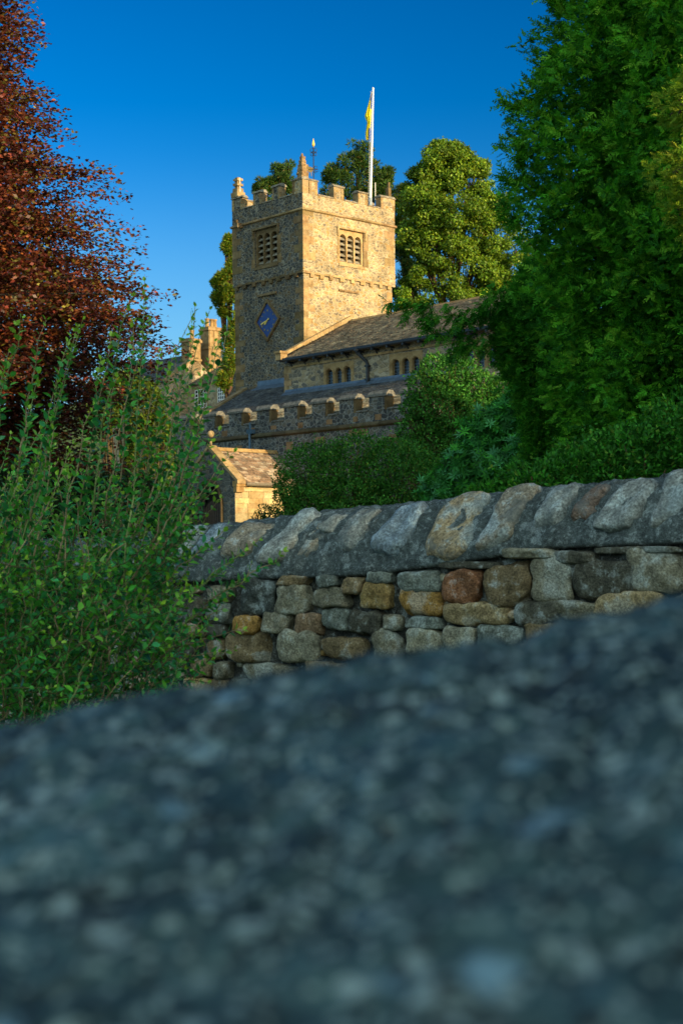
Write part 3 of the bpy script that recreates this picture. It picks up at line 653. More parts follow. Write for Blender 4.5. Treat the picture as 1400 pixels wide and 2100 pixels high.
    mb = MB(); pts = [(ax+(.95+.09)*math.cos(t), bs-.04, 2.3+1.25*(.95+.09)*math.sin(t)) for t in [math.pi*k/16 for k in range(17)]]
    mb.tube([(ax+1.04, bs-.04, 1.0)]+pts+[(ax-1.04, bs-.04, 1.0)], .085, 6, 0, (.28, .28, .27)); mb.build('arch_moulding', M_ash, pw, G)
    mb = MB(); mb.box(ax-.94, ax+.94, bs+.6, bs+.68, G-.2, 3.5); mb.build('inner_gloom', M_dark, pw, G)  # near-black sheet painted as the porch's inner shade
    mb = MB()
    for k in range(13): mb.box(ax-.92+k*.142, ax-.92+k*.142+.10, bs+.30, bs+.33, G-.2, 2.1+.55*math.sin(math.pi*(k+.5)/13))
    for z in (1.2, 1.9): mb.box(ax-.93, ax+.93, bs+.335, bs+.36, z, z+.1)
    mb.build('gate', M_wood, church, G)
tower(); nave(); aisle(); porch()
# ------------------------------------------------------------------ clock, weathervane, flag
def clock():
    ca, ch = -3.12, 13.08; bS = .09
    o = empty('tower_clock', CW(ca, bS, ch), RZ, 'blue diamond-shaped clock with gilt numerals and hands on the shaded tower face', 'clock')
    hw, hh = 1.12, 1.20
    dia = lambda s: [(0, -hh*s), (hw*s, 0), (0, hh*s), (-hw*s, 0)]
    f = lambda p: Vector((p.x, -p.z, p.y))
    me = plate(dia(1), [dia(.84)], .12); mb = MB(); mb.mesh(me, 0, (.5, .5, .47), f); mb.build('clock_frame', M_ash, o)
    me = plate(dia(.845), [], .04); mb = MB(); mb.mesh(me, 0, fn=f); mb.build('dial', M_blue, o)
    mb = MB(); R = .56
    def bar(cx, cz, ang, l, w, y=-.048):
        d = Vector((math.sin(ang), 0, math.cos(ang))); n = Vector((d.z, 0, -d.x)); mb.obox((cx, y, cz), n*w/2, Vector((0, .006, 0)), d*l/2)
    NUM = {12: 'XII', 1: 'I', 2: 'II', 3: 'III', 4: 'IIII', 5: 'V', 6: 'VI', 7: 'VII', 8: 'VIII', 9: 'IX', 10: 'X', 11: 'XI'}
    for k, s_ in NUM.items():
        mb = MB(); a = math.radians(30*k); rr = R*(1.0 if k % 3 else 1.0); c = Vector((math.sin(a)*rr, 0, math.cos(a)*rr)); r_ = c.normalized(); t_ = Vector((r_.z, 0, -r_.x))
        wd_ = {'I': .03, 'V': .05, 'X': .05}; tot = sum(wd_[q] for q in s_); x = -tot/2
        for q in s_:
            p = c+t_*(x+wd_[q]/2); x += wd_[q]
            if q == 'I': bar(p.x, p.z, a, .10, .014)
            elif q == 'V':
                for sg in (-1, 1): pp = p+t_*sg*.018; bar(pp.x, pp.z, a+sg*.25, .10, .013)
            else:
                for sg in (-1, 1): bar(p.x, p.z, a+sg*.45, .10, .014, -.048-.002*sg)
        mb.build('numeral', M_gilt, o)
    def hand(name, ang, l, w, y):
        mb = MB(); d = Vector((math.sin(ang), 0, math.cos(ang))); n = Vector((d.z, 0, -d.x))
        P = [-d*.16+n*w*.4, -d*.16-n*w*.4, -n*w*.35, d*l*.75-n*w*.7, d*l, d*l*.75+n*w*.7, n*w*.35]
        mb.prism([p+Vector((0, y, 0)) for p in P], (0, -.015, 0)); mb.build(name, M_gold, o)
    hand('hour_hand', math.radians(30*7+21), .36, .09, -.065); hand('minute_hand', math.radians(6*42), .62, .06, -.09)
clock()
def vane():
    p = CW(-3.05, 3.5, 18.73); o = empty('weathervane', p, 0, 'wrought iron weathervane with an animal figure and gilt arrow tip above the tower', 'weathervane')
    top = W(643.5, 283, p.y).z-p.z; px_ = lambda px, py: W(px, py, p.y)-p
    x0 = px_(643.5, 330).x
    mb = MB(); mb.tube([(0, 0, 0), (x0*.9, 0, top*.5), (x0, 0, top-.35)], .03, 6); mb.build('pole', M_iron, o)
    mb = MB(); mb.lathe((x0, 0, top-.5), [(.02, 0), (.09, .12), (.03, .4), (.01, .5)], 6); mb.build('arrow_tip', M_gold, o)
    mb = MB()
    for (cy, s) in ((307, .16), (316, .13)):                       # scrollwork rings
        c = px_(643.5, cy)
        for sx in (-1, 1):
            for az in (0, 1):
                ax = Vector((1, 0, 0)) if az == 0 else Vector((0, 1, 0))
                mb.tube([c+ax*sx*(.10+s*.55*math.cos(t))+Vector((0, 0, s*.7*math.sin(t))) for t in [2*math.pi*k/10 for k in range(11)]], .016, 4)
    mb.box(x0-.2, x0+.2, -.02, .02, px_(643, 312).z-.012, px_(643, 312).z+.012)
    mb.build('scrollwork', M_iron, o)
    out = [(632, 336), (634, 341), (639, 342), (643, 344), (642, 350), (640, 352), (640, 361), (638.5, 361), (638, 353), (634.5, 352), (633, 361), (631.5, 361), (632, 352), (630, 346), (628, 345), (629, 340)]
    P = [px_(*q) for q in out]; mb = MB(); mb.prism([q+Vector((0, .015, 0)) for q in P], (0, -.03, 0)); mb.build('animal_figure', plain('worn_gilding', (.22, .15, .05), .5, .4), o)
    mb = MB()
    for (cx, cy, r) in ((648, 343, .09), (650, 349, .08), (647, 352, .06)):
        c = px_(cx, cy); mb.tube([c+Vector((r*math.cos(t), 0, r*math.sin(t))) for t in [2*math.pi*k/10 for k in range(10)]], .018, 4)
    mb.box(x0-.3, x0+.24, -.015, .015, px_(643, 347).z-.015, px_(643, 347).z+.015); mb.build('tail_scroll', M_iron, o)
vane()
def flag():
    d = C0.y+.74*.8+.676*5.1; base = W(760, 418, d); top = W(765.5, 182, d)
    o = empty('flagpole', base, 0, 'tall white flagpole behind the tower battlements, thin rod to its right', 'flagpole')
    mb = MB(); v = top-base; mb.tube([v*0, v*.5, v], [.075, .065, .05], 10); mb.lathe(v, [(.051, 0), (.07, .03), (.05, .08), (.004, .1)], 10); mb.build('pole', M_white, o)
    mb = MB(); mb.tube([v*-.14, v*.0, v*.055], .10, 10); mb.build('sleeve', plain('grey_steel', (.30, .36, .40), .4, .4), o)
    mb = MB(); mb.tube([v*.98+Vector((-.13, -.05, 0)), v*.4+Vector((-.12, -.05, 0)), v*.02+Vector((-.11, -.05, 0))], .008, 4); mb.build('halyard', M_white, o)
    # limp flag: long vertical folds hanging from the hoist
    rows = [(188, 764, 763.2), (196, 762.5, 760.5), (207, 761.8, 758.2), (222, 761.5, 754.5), (237, 761.2, 751), (241, 761, 752.5), (250, 760.5, 755), (262, 759.5, 753.5), (274, 758.8, 752), (284, 758.2, 752.5), (287, 757.5, 755)]
    nseg = 12; fo = empty('flag', W(764, 190, d), 0, 'limp yellow and blue flag hanging in folds beside the white pole', 'flag'); L0 = fo.location
    V, Fc, mi = [], [], []
    for r, (y, xr, xl) in enumerate(rows):
        for k in range(nseg+1):
            t = k/nseg; q = W(xr+(xl-xr)*t*1.25, y+2*math.sin(t*9), d); q.y += .14*math.sin(t*14+r*.25)*min(1, r/3)-.10
            V.append(tuple(q-L0))
    for r in range(len(rows)-1):
        for k in range(nseg):
            a = r*(nseg+1)+k; Fc.append((a, a+1, a+nseg+2, a+nseg+1))
            y = (rows[r][0]+rows[r+1][0])/2; t = (k+.5)/nseg
            blue = (y < 212 and t < .75) or (y < 222 and t < .22) or (y > 257 and t < .38)
            mi.append(1 if blue else 0)
    me = bpy.data.meshes.new('cloth'); me.from_pydata(V, [], Fc); me.polygons.foreach_set('material_index', mi); me.polygons.foreach_set('use_smooth', [True]*len(Fc))
    c = link('cloth', me, [plain('yellow_cloth', (.74, .66, .02), .8, 0, .1), plain('blue_cloth', (.01, .06, .30), .8, 0, .1)], fo)
    md = c.modifiers.new('thick', 'SOLIDIFY'); md.thickness = .012
flag()
# ------------------------------------------------------------------ house behind
def house():
    D = 114.0; H0 = W(387, 790, D); base = gh(0, 100); o = empty('stone_house', (H0.x, H0.y, base), RZ, 'tall stone house with sunlit gable, white sash windows and two chimney stacks, behind the church', 'house')
    def hz(py): return W(387, py, D).z
    k = D/FP; m_b = k/.737; m_a = k/.676
    bS = -42*m_b*.97; ap = 13*m_b
    zw, za, ez = hz(790), hz(742), hz(790)
    mb = MB()
    # wing with lit east gable (a = 0 plane), running west
    zS = hz(786)
    poly = [(0, bS, base), (0, 2*ap-bS, base), (0, 2*ap-bS, zS), (0, ap, za+.35), (0, bS, zS)]
    mb.prism(poly, (-9, 0, 0), 0)
    # window block, recessed to the north, running east
    a1 = 100*m_a; mb.box(.01, a1, .0, 6.0, base, ez)
    w = mb.build('wall', rubble('house_rubble', [(.46, .36, .22), (.36, .28, .17), (.5, .4, .26), (.28, .23, .16)], (.52, .43, .29), size=.45, mw=.08), o, base)
    mb = MB(); cols = ((.20, .17, .12), (.16, .14, .11), (.25, .21, .15))
    up = Vector((0, 1, .55)).normalized(); slates(mb, (.05, -.25, ez-.1), (1, 0, 0), up, a1, 3.6, .22, (.3, .5), cols, th=.03)
    mb.prism([(.02, -.2, ez-.1), (.02, 3.0, ez+1.65), (.02, 6.2, ez-.1)], (a1, 0, 0), 0, (.15, .13, .1))
    n0 = Vector((0, ap-bS, za+.35-zS)).normalized(); slates(mb, (-9, bS-.2, zS-.05), (1, 0, 0), n0, 8.7, 4.2, .22, (.3, .5), ((.14, .15, .16), (.11, .12, .13)), th=.03)
    rf = mb.build('roof', M_slate, o, base)
    mb = MB()
    for s in (0,):
        A = Vector((-.3, bS-.15, zS-.02)); B = Vector((-.3, ap, za+.4)); mb.prism([A, A+Vector((0, 0, .22)), B+Vector((0, 0, .22)), B], (.42, 0, 0), 0, (1.1, 1.08, 1.0))
    mb.build('gable_coping', M_ash, rf, base); mb = MB()
    A = Vector((a1-.1, -.2, ez)); B = Vector((a1-.1, 3.0, ez+1.75)); mb.prism([A, A+Vector((0, 0, .22)), B+Vector((0, 0, .22)), B], (.4, 0, 0), 0, (1.1, 1.08, 1.0))
    mb.build('gable_coping', M_ash, rf, base)
    def stack(a, b, wa, wb, z0, z1, pots, flues):
        mb = MB(); mb.box(a-wa, a+wa, b-wb, b+wb, z0, z1-.3, 0, (1.0, .95, .85)); mb.box(a-wa-.1, a+wa+.1, b-wb-.1, b+wb+.1, z1-.3, z1-.12, 0, (1.1, 1, .9)); mb.box(a-wa-.03, a+wa+.03, b-wb-.03, b+wb+.03, z1-.12, z1, 0, (.9, .85, .8))
        mb.box(a-wa-.07, a+wa+.07, b-wb-.07, b+wb+.07, z1-1.75, z1-1.6, 0, (1, .95, .85))
        for f in flues: mb.box(a+wa-.01, a+wa+.06, b+f-.12, b+f+.12, z1-1.58, z1-.32, 0, (1.2, 1.15, 1.05))
        s_ = mb.build('chimney_stack', M_ash, o, base)
        for p in pots:
            mb = MB(); mb.lathe((a, b+p, z1), [(.2, 0), (.17, .1), (.15, .55), (.19, .6), (.19, .7)], 8, 0, (1.1, 1.0, .8)); mb.build('chimney_pot', M_ash, s_, base)
    stack(-.5, ap*1.0, .5, .55, za-1, hz(692), (.1,), ())
    inv = Matrix.Rotation(-RZ, 4, 'Z'); q = inv @ (W(433, 690, D+2)-Vector((H0.x, H0.y, 0)))
    stack(q.x, q.y, .55, .62, ez, W(433, 672, D+2).z, (-.35, .1, .4), (-.45, 0, .45))
    def sash(px0, px1, py0, py1, cols_, rows_):
        p0 = inv @ (W(px0, py0, D)-Vector((H0.x, H0.y, 0))); x0 = (px0-387)*m_a*1.0; x1 = (px1-387)*m_a; z1 = hz(py0); z0 = hz(py1)
        mb = MB(); mb.box(x0-.12, x1+.12, -.03, .05, z0-.14, z1+.2, 0, (1.1, 1.08, 1)); s_ = mb.build('sash_window', M_ash, o, base)
        mb = MB(); mb.box(x0, x1, -.045, -.032, z0, z1); mb.build('glass', M_glass, s_, base)
        mb = MB()
        for i in range(cols_+1): x = x0+(x1-x0)*i/cols_; mb.box(x-.03, x+.03, -.075, -.047, z0, z1)
        for i in range(rows_+1): z = z0+(z1-z0)*i/rows_; mb.box(x0, x1, -.08, -.05, z-.03, z+.03)
        mb.build('glazing_bar', M_white, s_, base)
    sash(404, 429, 803, 840, 4, 5); sash(455, 472, 799, 836, 4, 5)
house()
# ------------------------------------------------------------------ roadside stone wall beyond the near coping
def nz3(p, s, o=0.0): return mnoise.noise(Vector((p[0]*s+o, p[1]*s-o, p[2]*s+2*o)))
_b = bmesh.new(); bmesh.ops.create_cube(_b, size=2.0); bmesh.ops.subdivide_edges(_b, edges=_b.edges, cuts=9, use_grid_fill=True)
_b.verts.ensure_lookup_table(); ST_V = np.array([v.co[:] for v in _b.verts]); ST_F = [tuple(v.index for v in f.verts) for f in _b.faces]; _b.free()
def stone(mb, ctr, X, Y, Z, w, h, d, col, p=3.6, seed=0, rough=.06, jit=.22):
    """rounded, dented block: w along X, h along Y, d along Z (outwards)"""
    r = np.random.default_rng(seed+11)
    V = ST_V/((np.abs(ST_V)**p).sum(1)**(1/p))[:, None]
    J = r.uniform(-jit, jit, (8, 3)); sg = np.array([(i, k, l) for i in (-1, 1) for k in (-1, 1) for l in (-1, 1)])
    Wt = np.prod((1+V[:, None, :]*sg[None])/2, axis=2); V = V+Wt@J
    V = V*np.array([w/2, h/2, d/2]); sz = min(w, h)
    k = seed*1.37
    D = np.array([mnoise.noise(Vector(v)*(2.2/sz)+Vector((k, k*.7, 3))) for v in V])*rough*sz*1.6+np.array([mnoise.noise(Vector(v)*(7/sz)+Vector((k, 5, k))) for v in V])*rough*sz*.55
    V = V+unit(V)*D[:, None]
    P = np.array(ctr)+V[:, :1]*np.array(X)+V[:, 1:2]*np.array(Y)+V[:, 2:]*np.array(Z)
    mb.add([tuple(q) for q in P], ST_F, 0, col)
M_stone = colmat('field_stone', 16, .9, .15, 1.0, .02, lichen=.4, fine=.8)
M_copes = colmat('coping_stone', 13, .9, .15, 1.0, .022, lichen=.8, fine=.9, smear=.5)
M_mort = colmat('lime_mortar', 34, .95, .15, 1.0, .035, lichen=.5, fine=.9)
WP1 = W(1400, 1135, 8.0); WP0 = W(300, 1135, 10.5); WT = (WP1-WP0); WT.z = 0; WT.normalize(); WM = Vector((WT.y, -WT.x, 0))
if WM.y > 0: WM = -WM
def on_wall(px, py, off=0.0):
    r = ray(px, py); t = (WP0+WM*off).dot(WM)/r.dot(WM); q = r*t; return (q-WP0).dot(WT), q.z
def WW(u, z, off=0.0): q = WP0+WT*u+WM*off; return Vector((q.x, q.y, z))
def tab(pts, off):
    L = [on_wall(x, y, off) for x, y in pts]; us = [l[0] for l in L]; zs = [l[1] for l in L]
    return lambda u: float(np.interp(u, us, zs)) if us[0] <= u <= us[-1] else (zs[0]+(u-us[0])*.02 if u < us[0] else zs[-1]+(u-us[-1])*.10)
zb = tab([(240, 1205), (340, 1194), (506, 1186), (749, 1178), (891, 1158), (1130, 1121), (1400, 1112)], .02)
zt = tab([(240, 1100), (360, 1082), (470, 1072), (571, 1062), (660, 1051), (803, 1036), (1014, 1011), (1107, 1002), (1253, 988), (1354, 978), (1400, 968)], -.30)
def cop(u, s):
    """point of the coping skin: s = 0 front foot ... 1 crest ... 2 back foot -> (off, z)"""
    b, t_ = zb(u), zt(u); H = t_-b
    if s <= 1:
        a = s*math.pi/2*.92; return .02-.32*(1-math.cos(a))/(1-math.cos(math.pi/2*.92))*1.0 if False else .02-.32*s**1.25, b+.035+(H-.035)*math.sin(s*math.pi/2)**.9
    s -= 1; return -.30-.27*math.sin(s*math.pi/2), t_-(H)*(1-math.cos(s*math.pi/2))
U0, U1 = -4.6, 5.6
wall = empty('stone_wall', WW(0, -1.45), 0, 'rounded fieldstone wall with slanted mortared coping stones, behind the blurred foreground coping', 'wall'); WL = wall.location.copy()
def build_wall():
    mb = MB(); us = np.arange(U0, U1, .035)
    prof = [('f', -1.6), ('f', -1.2), ('f', -.9)]+[('f', q) for q in np.linspace(-.8, 0, 26)]
    rows = []
    for u in us:
        row = []; b = zb(u)
        for q in np.linspace(0, 1, 30): z = -1.6+(b-.012+1.6)*q; row.append((u, z, -.03))
        row += [(u, b-.012, .02), (u, b+.006, .04)]
        for s in np.linspace(.04, 2, 40): o, z = cop(u, s); row.append((u, z, o))
        row += [(u, -1.6, -.57)]; rows.append(row)
    nv = len(rows[0]); vs = []
    for row in rows:
        for j, (u, z, o) in enumerate(row):
            p = WW(u, z, o); k = 1.0
            dn = .020*nz3(p, 9)+.014*nz3(p, 24, 3)+.008*nz3(p, 60, 7); out = WM*.8+Vector((0, 0, .6 if j > 31 else 0))
            k = 1.7 if j > 31 else 1.0; vs.append(tuple(p+out*dn*k-WL))
    nu = len(rows); fs = [(i*nv+j, (i+1)*nv+j, (i+1)*nv+j+1, i*nv+j+1) for i in range(nu-1) for j in range(nv-1)]
    fs += [tuple(range(nv)), tuple(range((nu-1)*nv, nu*nv))[::-1]]
    mb.add(vs, fs, 0, (.15, .17, .165)); mb.c = [(.10, .10, .088) if q < 31 else (.14, .165, .16) for _ in range(nu) for q in range(nv)]; mb.build('mortar_core', M_mort, wall, smooth=True)
    # slanted stones set in the coping: photo centre, width, height, lean
    cs = [(290, 1150, 52, 70, .5, 'g'), (338, 1125, 56, 74, .5, 'g'), (385, 1112, 62, 74, .5, 'g'), (436, 1110, 50, 78, .5, 'b'), (505, 1112, 84, 82, .5, 't'), (592, 1104, 78, 92, .45, 'g'), (645, 1108, 46, 62, .35, 't'), (690, 1075, 40, 40, .4, 'g'), (737, 1078, 74, 82, .35, 'g'), (823, 1086, 92, 82, .18, 'b'),
          (938, 1072, 116, 104, .32, 'o'), (1048, 1054, 84, 104, .32, 't'), (1140, 1040, 72, 80, .25, 'g'), (1214, 1028, 52, 86, .25, 'r'), (1296, 1026, 96, 96, .38, 'g'), (1392, 1018, 84, 92, .25, 'g'), (1480, 1004, 84, 96, .3, 't'), (1575, 992, 90, 96, .3, 'g'), (1665, 980, 80, 92, .3, 'o')]
    pal = dict(g=(.30, .31, .28), b=(.28, .34, .38), t=(.35, .29, .21), o=(.38, .28, .16), r=(.22, .15, .11))
    for i, (px, py, w, h, ln, c) in enumerate(cs):
        off = 0.0
        for _ in range(6):
            u, z = on_wall(px, py, off); s = min(max((z-zb(u))/(zt(u)-zb(u)), 0), 1); s = 2/math.pi*math.asin(min(1, s)); off = cop(u, s)[0]
        pt = WW(u, z, off); q = cop(u, min(1, s+.12)); q0 = cop(u, max(0, s-.12)); up = (WW(u, q[1], q[0])-WW(u, q0[1], q0[0])).normalized()
        sl_ = (zt(u+.15)-zt(u-.15))/.3; al = (WT+Vector((0, 0, sl_))).normalized(); nn = al.cross(up).normalized()
        if nn.dot(WM) < 0: nn = -nn
        up = nn.cross(al); dpt = pt.y/FP; a = ln; Y = up*math.cos(a)+al*math.sin(a); X = al*math.cos(a*.55)-up*math.sin(a*.55)*.25; X.normalize()
        mb = MB(); cl = pal[c]; kk = random.uniform(.85, 1.15)
        stone(mb, pt-nn*.042-WL, X, Y, nn, w*dpt*.95, h*dpt*1.38, .17, tuple(v*kk for v in cl), 4.6, i+3, .09, .34)
        mb.build('coping_stone', M_copes, wall, smooth=True)
    # face stones: photo centre, width, height, colour
    C = dict(d=(.055, .07, .08), g=(.16, .165, .145), b=(.12, .15, .16), n=(.15, .125, .085), o=(.22, .17, .085), y=(.26, .165, .06), r=(.18, .095, .06), p=(.19, .145, .11), k=(.07, .075, .07), l=(.22, .23, .205), z=(.25, .21, .14))
    C = {k: tuple(1.35*q*m_ for q, m_ in zip(v, (1.22, 1.05, .82))) for k, v in C.items()}
    fsn = [(533, 1228, 78, 74, 'd'), (606, 1191, 68, 20, 'n'), (675, 1190, 58, 28, 'b'), (730, 1200, 54, 34, 'n'), (783, 1183, 54, 26, 'b'), (861, 1190, 94, 42, 'b'), (602, 1227, 78, 54, 'g'), (681, 1228, 88, 44, 'g'), (776, 1222, 84, 48, 'o'), (866, 1232, 102, 58, 'y'),
           (510, 1281, 66, 32, 'y'), (575, 1278, 58, 44, 'g'), (635, 1278, 64, 44, 'p'), (690, 1271, 60, 40, 'b'), (756, 1276, 70, 52, 'k'), (809, 1277, 44, 30, 'g'), (872, 1276, 86, 26, 'b'), (514, 1329, 96, 64, 'n'), (610, 1330, 102, 60, 'l'), (714, 1329, 112, 50, 'n'), (800, 1325, 64, 62, 'g'), (872, 1318, 78, 54, 'l'),
           (448, 1328, 64, 42, 'n'), (410, 1252, 54, 48, 'k'), (455, 1258, 48, 42, 'b'), (452, 1218, 60, 30, 'g'), (360, 1372, 54, 36, 'l'), (417, 1372, 54, 36, 'n'), (463, 1375, 42, 34, 'g'), (560, 1381, 130, 34, 'g'), (680, 1376, 100, 36, 'n'), (400, 1292, 50, 30, 'p'), (450, 1292, 50, 24, 'k'), (380, 1330, 60, 40, 'k'),
           (957, 1202, 80, 70, 'r'), (1043, 1196, 96, 84, 'n'), (1138, 1190, 96, 80, 'g'), (1243, 1188, 122, 92, 'k'), (1355, 1172, 110, 88, 'g'), (985, 1260, 146, 48, 'z'), (1058, 1262, 20, 20, 'y'), (1107, 1254, 86, 46, 'k'), (1185, 1253, 82, 38, 'g'), (1300, 1240, 165, 46, 'z'),
           (1090, 1134, 118, 22, 'g'), (1187, 1143, 88, 24, 'k'), (955, 1158, 145, 14, 'k'), (1312, 1127, 185, 15, 'k'), (945, 1310, 80, 46, 'l'), (1030, 1308, 90, 44, 'b'), (1130, 1300, 100, 48, 'n'), (1240, 1296, 110, 46, 'g'), (1350, 1296, 100, 50, 'p'), (1420, 1240, 80, 50, 'g'), (1465, 1165, 100, 84, 'n')]
    mb = MB(); placed = []
    for i, (px, py, w, h, c) in enumerate(fsn):
        u, z = on_wall(px, py); d = WW(u, z).y/FP; k = random.uniform(.85, 1.15); placed.append((u, z, w*d, h*d))
        stone(mb, WW(u, z, -.015)-WL, WT, Vector((0, 0, 1)), WM, w*d*1.05, h*d*1.08, random.uniform(.12, .16), tuple(v*k for v in C[c]), 5.0 if w > 30 else 3, i+40, .09, .30)
    # remaining wall: irregular courses outside the listed part
    z = -1.42; i = 0; keys = list('dgbnogpkln')
    while z < .3:
        hh = random.uniform(.11, .2); u = U0+.1
        while u < U1-.1:
            ww = random.uniform(.14, .34); cu, cz = u+ww/2, z+hh/2+.03*(u/4)
            ok = cz+hh/2 < zb(cu)-.01
            for (pu, pz, pw, ph) in placed:
                if abs(pu-cu) < (pw+ww)/2-.015 and abs(pz-cz) < (ph+hh)/2-.015: ok = False; break
            if ok:
                k = random.uniform(.8, 1.15); stone(mb, WW(cu, cz, -.02)-WL, WT, Vector((0, 0, 1)), WM, ww*.97, hh*.97, random.uniform(.09, .13), tuple(v*k for v in C[random.choice(keys)]), 4, 300+i, .06, .18); i += 1
            u += ww
        z += hh
    # small gallets where gaps remain inside the listed part
    for _ in range(260):
        u = random.uniform(*[on_wall(q, 1250)[0] for q in (380, 1420)]); z = random.uniform(-.85, .02); s_ = random.uniform(.03, .07)
        if z+s_ > zb(u)-.01 or any(abs(p[0]-u) < p[2]/2+s_*.3 and abs(p[1]-z) < p[3]/2+s_*.25 for p in placed): continue
        placed.append((u, z, s_*1.3, s_*.8)); stone(mb, WW(u, z, -.02)-WL, WT, Vector((0, 0, 1)), WM, s_*1.5, s_*.85, .07, C[random.choice(keys)], 3, 700+_, .06, .2)
    mb.build('wall_face', M_stone, wall, smooth=True)
build_wall()
# ------------------------------------------------------------------ near wall whose coping fills the foreground
def near_wall():
    o = empty('near_wall', (0, .75, -1.45), 0, 'lichen-speckled rough mortared coping filling the foreground, blurred by closeness', 'wall'); L0 = o.location.copy()
    ztop = lambda x: -.0695+.182*x-.007*math.exp(-((x-.085)/.075)**2)+.0045*math.exp(-((x-.145)/.016)**2)-.003*math.exp(-((x-.112)/.014)**2)+.002*math.sin(x*31)
    xs = np.concatenate([np.arange(-3, -.5, .06), np.arange(-.5, .5, .0065), np.arange(.5, 3, .06)])
    ys = np.concatenate([np.arange(.26, 1.0, .0075), np.arange(1.0, 1.32, .02)]); near = .86   # crest about .82 m from the lens
    vs = []
    for x in xs:
        row = [Vector((x*near, .19, -1.5)), Vector((x*near, .19, (ztop(x)-.32)*near))]
        for y in ys:
            if y < .95: z = ztop(x)-.078*((.95-y)/.5)**1.55
            else: z = ztop(x)-.55*(y-.95)**1.3
            p = Vector((x, y, z)); z += .002*nz3(p, 9)+.005*nz3(p, 32, 2)+.0055*nz3(p, 75, 5)+.0025*nz3(p, 170, 8)
            row.append(Vector((x, y, z))*near)
        row += [Vector((x*near, 1.16, (ztop(x)-.28)*near)), Vector((x*near, 1.16, -1.5))]
        vs.append([p-L0 for p in row])
    nv = len(vs[0]); nu = len(vs); mb = MB()
    fs = [(i*nv+j, (i+1)*nv+j, (i+1)*nv+j+1, i*nv+j+1) for i in range(nu-1) for j in range(nv-1)]+[tuple(range(nv)), tuple(range((nu-1)*nv, nu*nv))[::-1]]
    mb.add([p for r in vs for p in r], fs)
    m, t, b = mat('rough_lichened_mortar'); c = coords(t)
    n1 = noise_n(t, c, 26, 6, .7); n2 = noise_n(t, c, 7, 4, .6)
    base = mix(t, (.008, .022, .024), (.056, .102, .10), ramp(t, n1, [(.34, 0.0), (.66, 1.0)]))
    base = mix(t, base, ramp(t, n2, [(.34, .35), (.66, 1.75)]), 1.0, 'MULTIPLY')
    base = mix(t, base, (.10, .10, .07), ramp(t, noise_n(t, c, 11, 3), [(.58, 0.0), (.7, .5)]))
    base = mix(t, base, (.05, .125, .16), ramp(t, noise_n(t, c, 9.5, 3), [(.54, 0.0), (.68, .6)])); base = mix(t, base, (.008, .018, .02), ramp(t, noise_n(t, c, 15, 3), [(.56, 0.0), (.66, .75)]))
    for sc, th, cc, rr in ((62, .22, (.30, .38, .36), 3), (120, .24, (.26, .33, .30), 7), (30, .17, (.18, .30, .36), 5), (85, .22, (.015, .02, .02), 1), (210, .26, (.30, .37, .34), 9), (170, .24, (.02, .025, .025), 4)):  # pale spots are lichen plus painted highlights, dark spots painted pits
        v = coords(t, dist=.02, dscale=30)
        vo = node(t, 'ShaderNodeTexVoronoi', Scale=sc, Randomness=1.0); t.links.new(v, vo.inputs['Vector'])
        sp = t.nodes.new('ShaderNodeSeparateColor'); t.links.new(vo.outputs['Color'], sp.inputs[0])
        pick = ramp(t, sp.outputs[0], [(.0, 1.0), (.30, 0.0)], 'CONSTANT'); spot = ramp(t, vo.outputs['Distance'], [(th, 1.0), (th*1.9, 0.0)])
        mu = t.nodes.new('ShaderNodeMath'); mu.operation = 'MULTIPLY'; t.links.new(pick, mu.inputs[0]); t.links.new(spot, mu.inputs[1]); base = mix(t, base, cc, mu.outputs[0])
    t.links.new(base, b.inputs['Base Color']); b.inputs['Roughness'].default_value = .7; b.inputs['Specular IOR Level'].default_value = .4
    bump(t, b, n1, .8, .006)
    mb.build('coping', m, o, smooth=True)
near_wall()
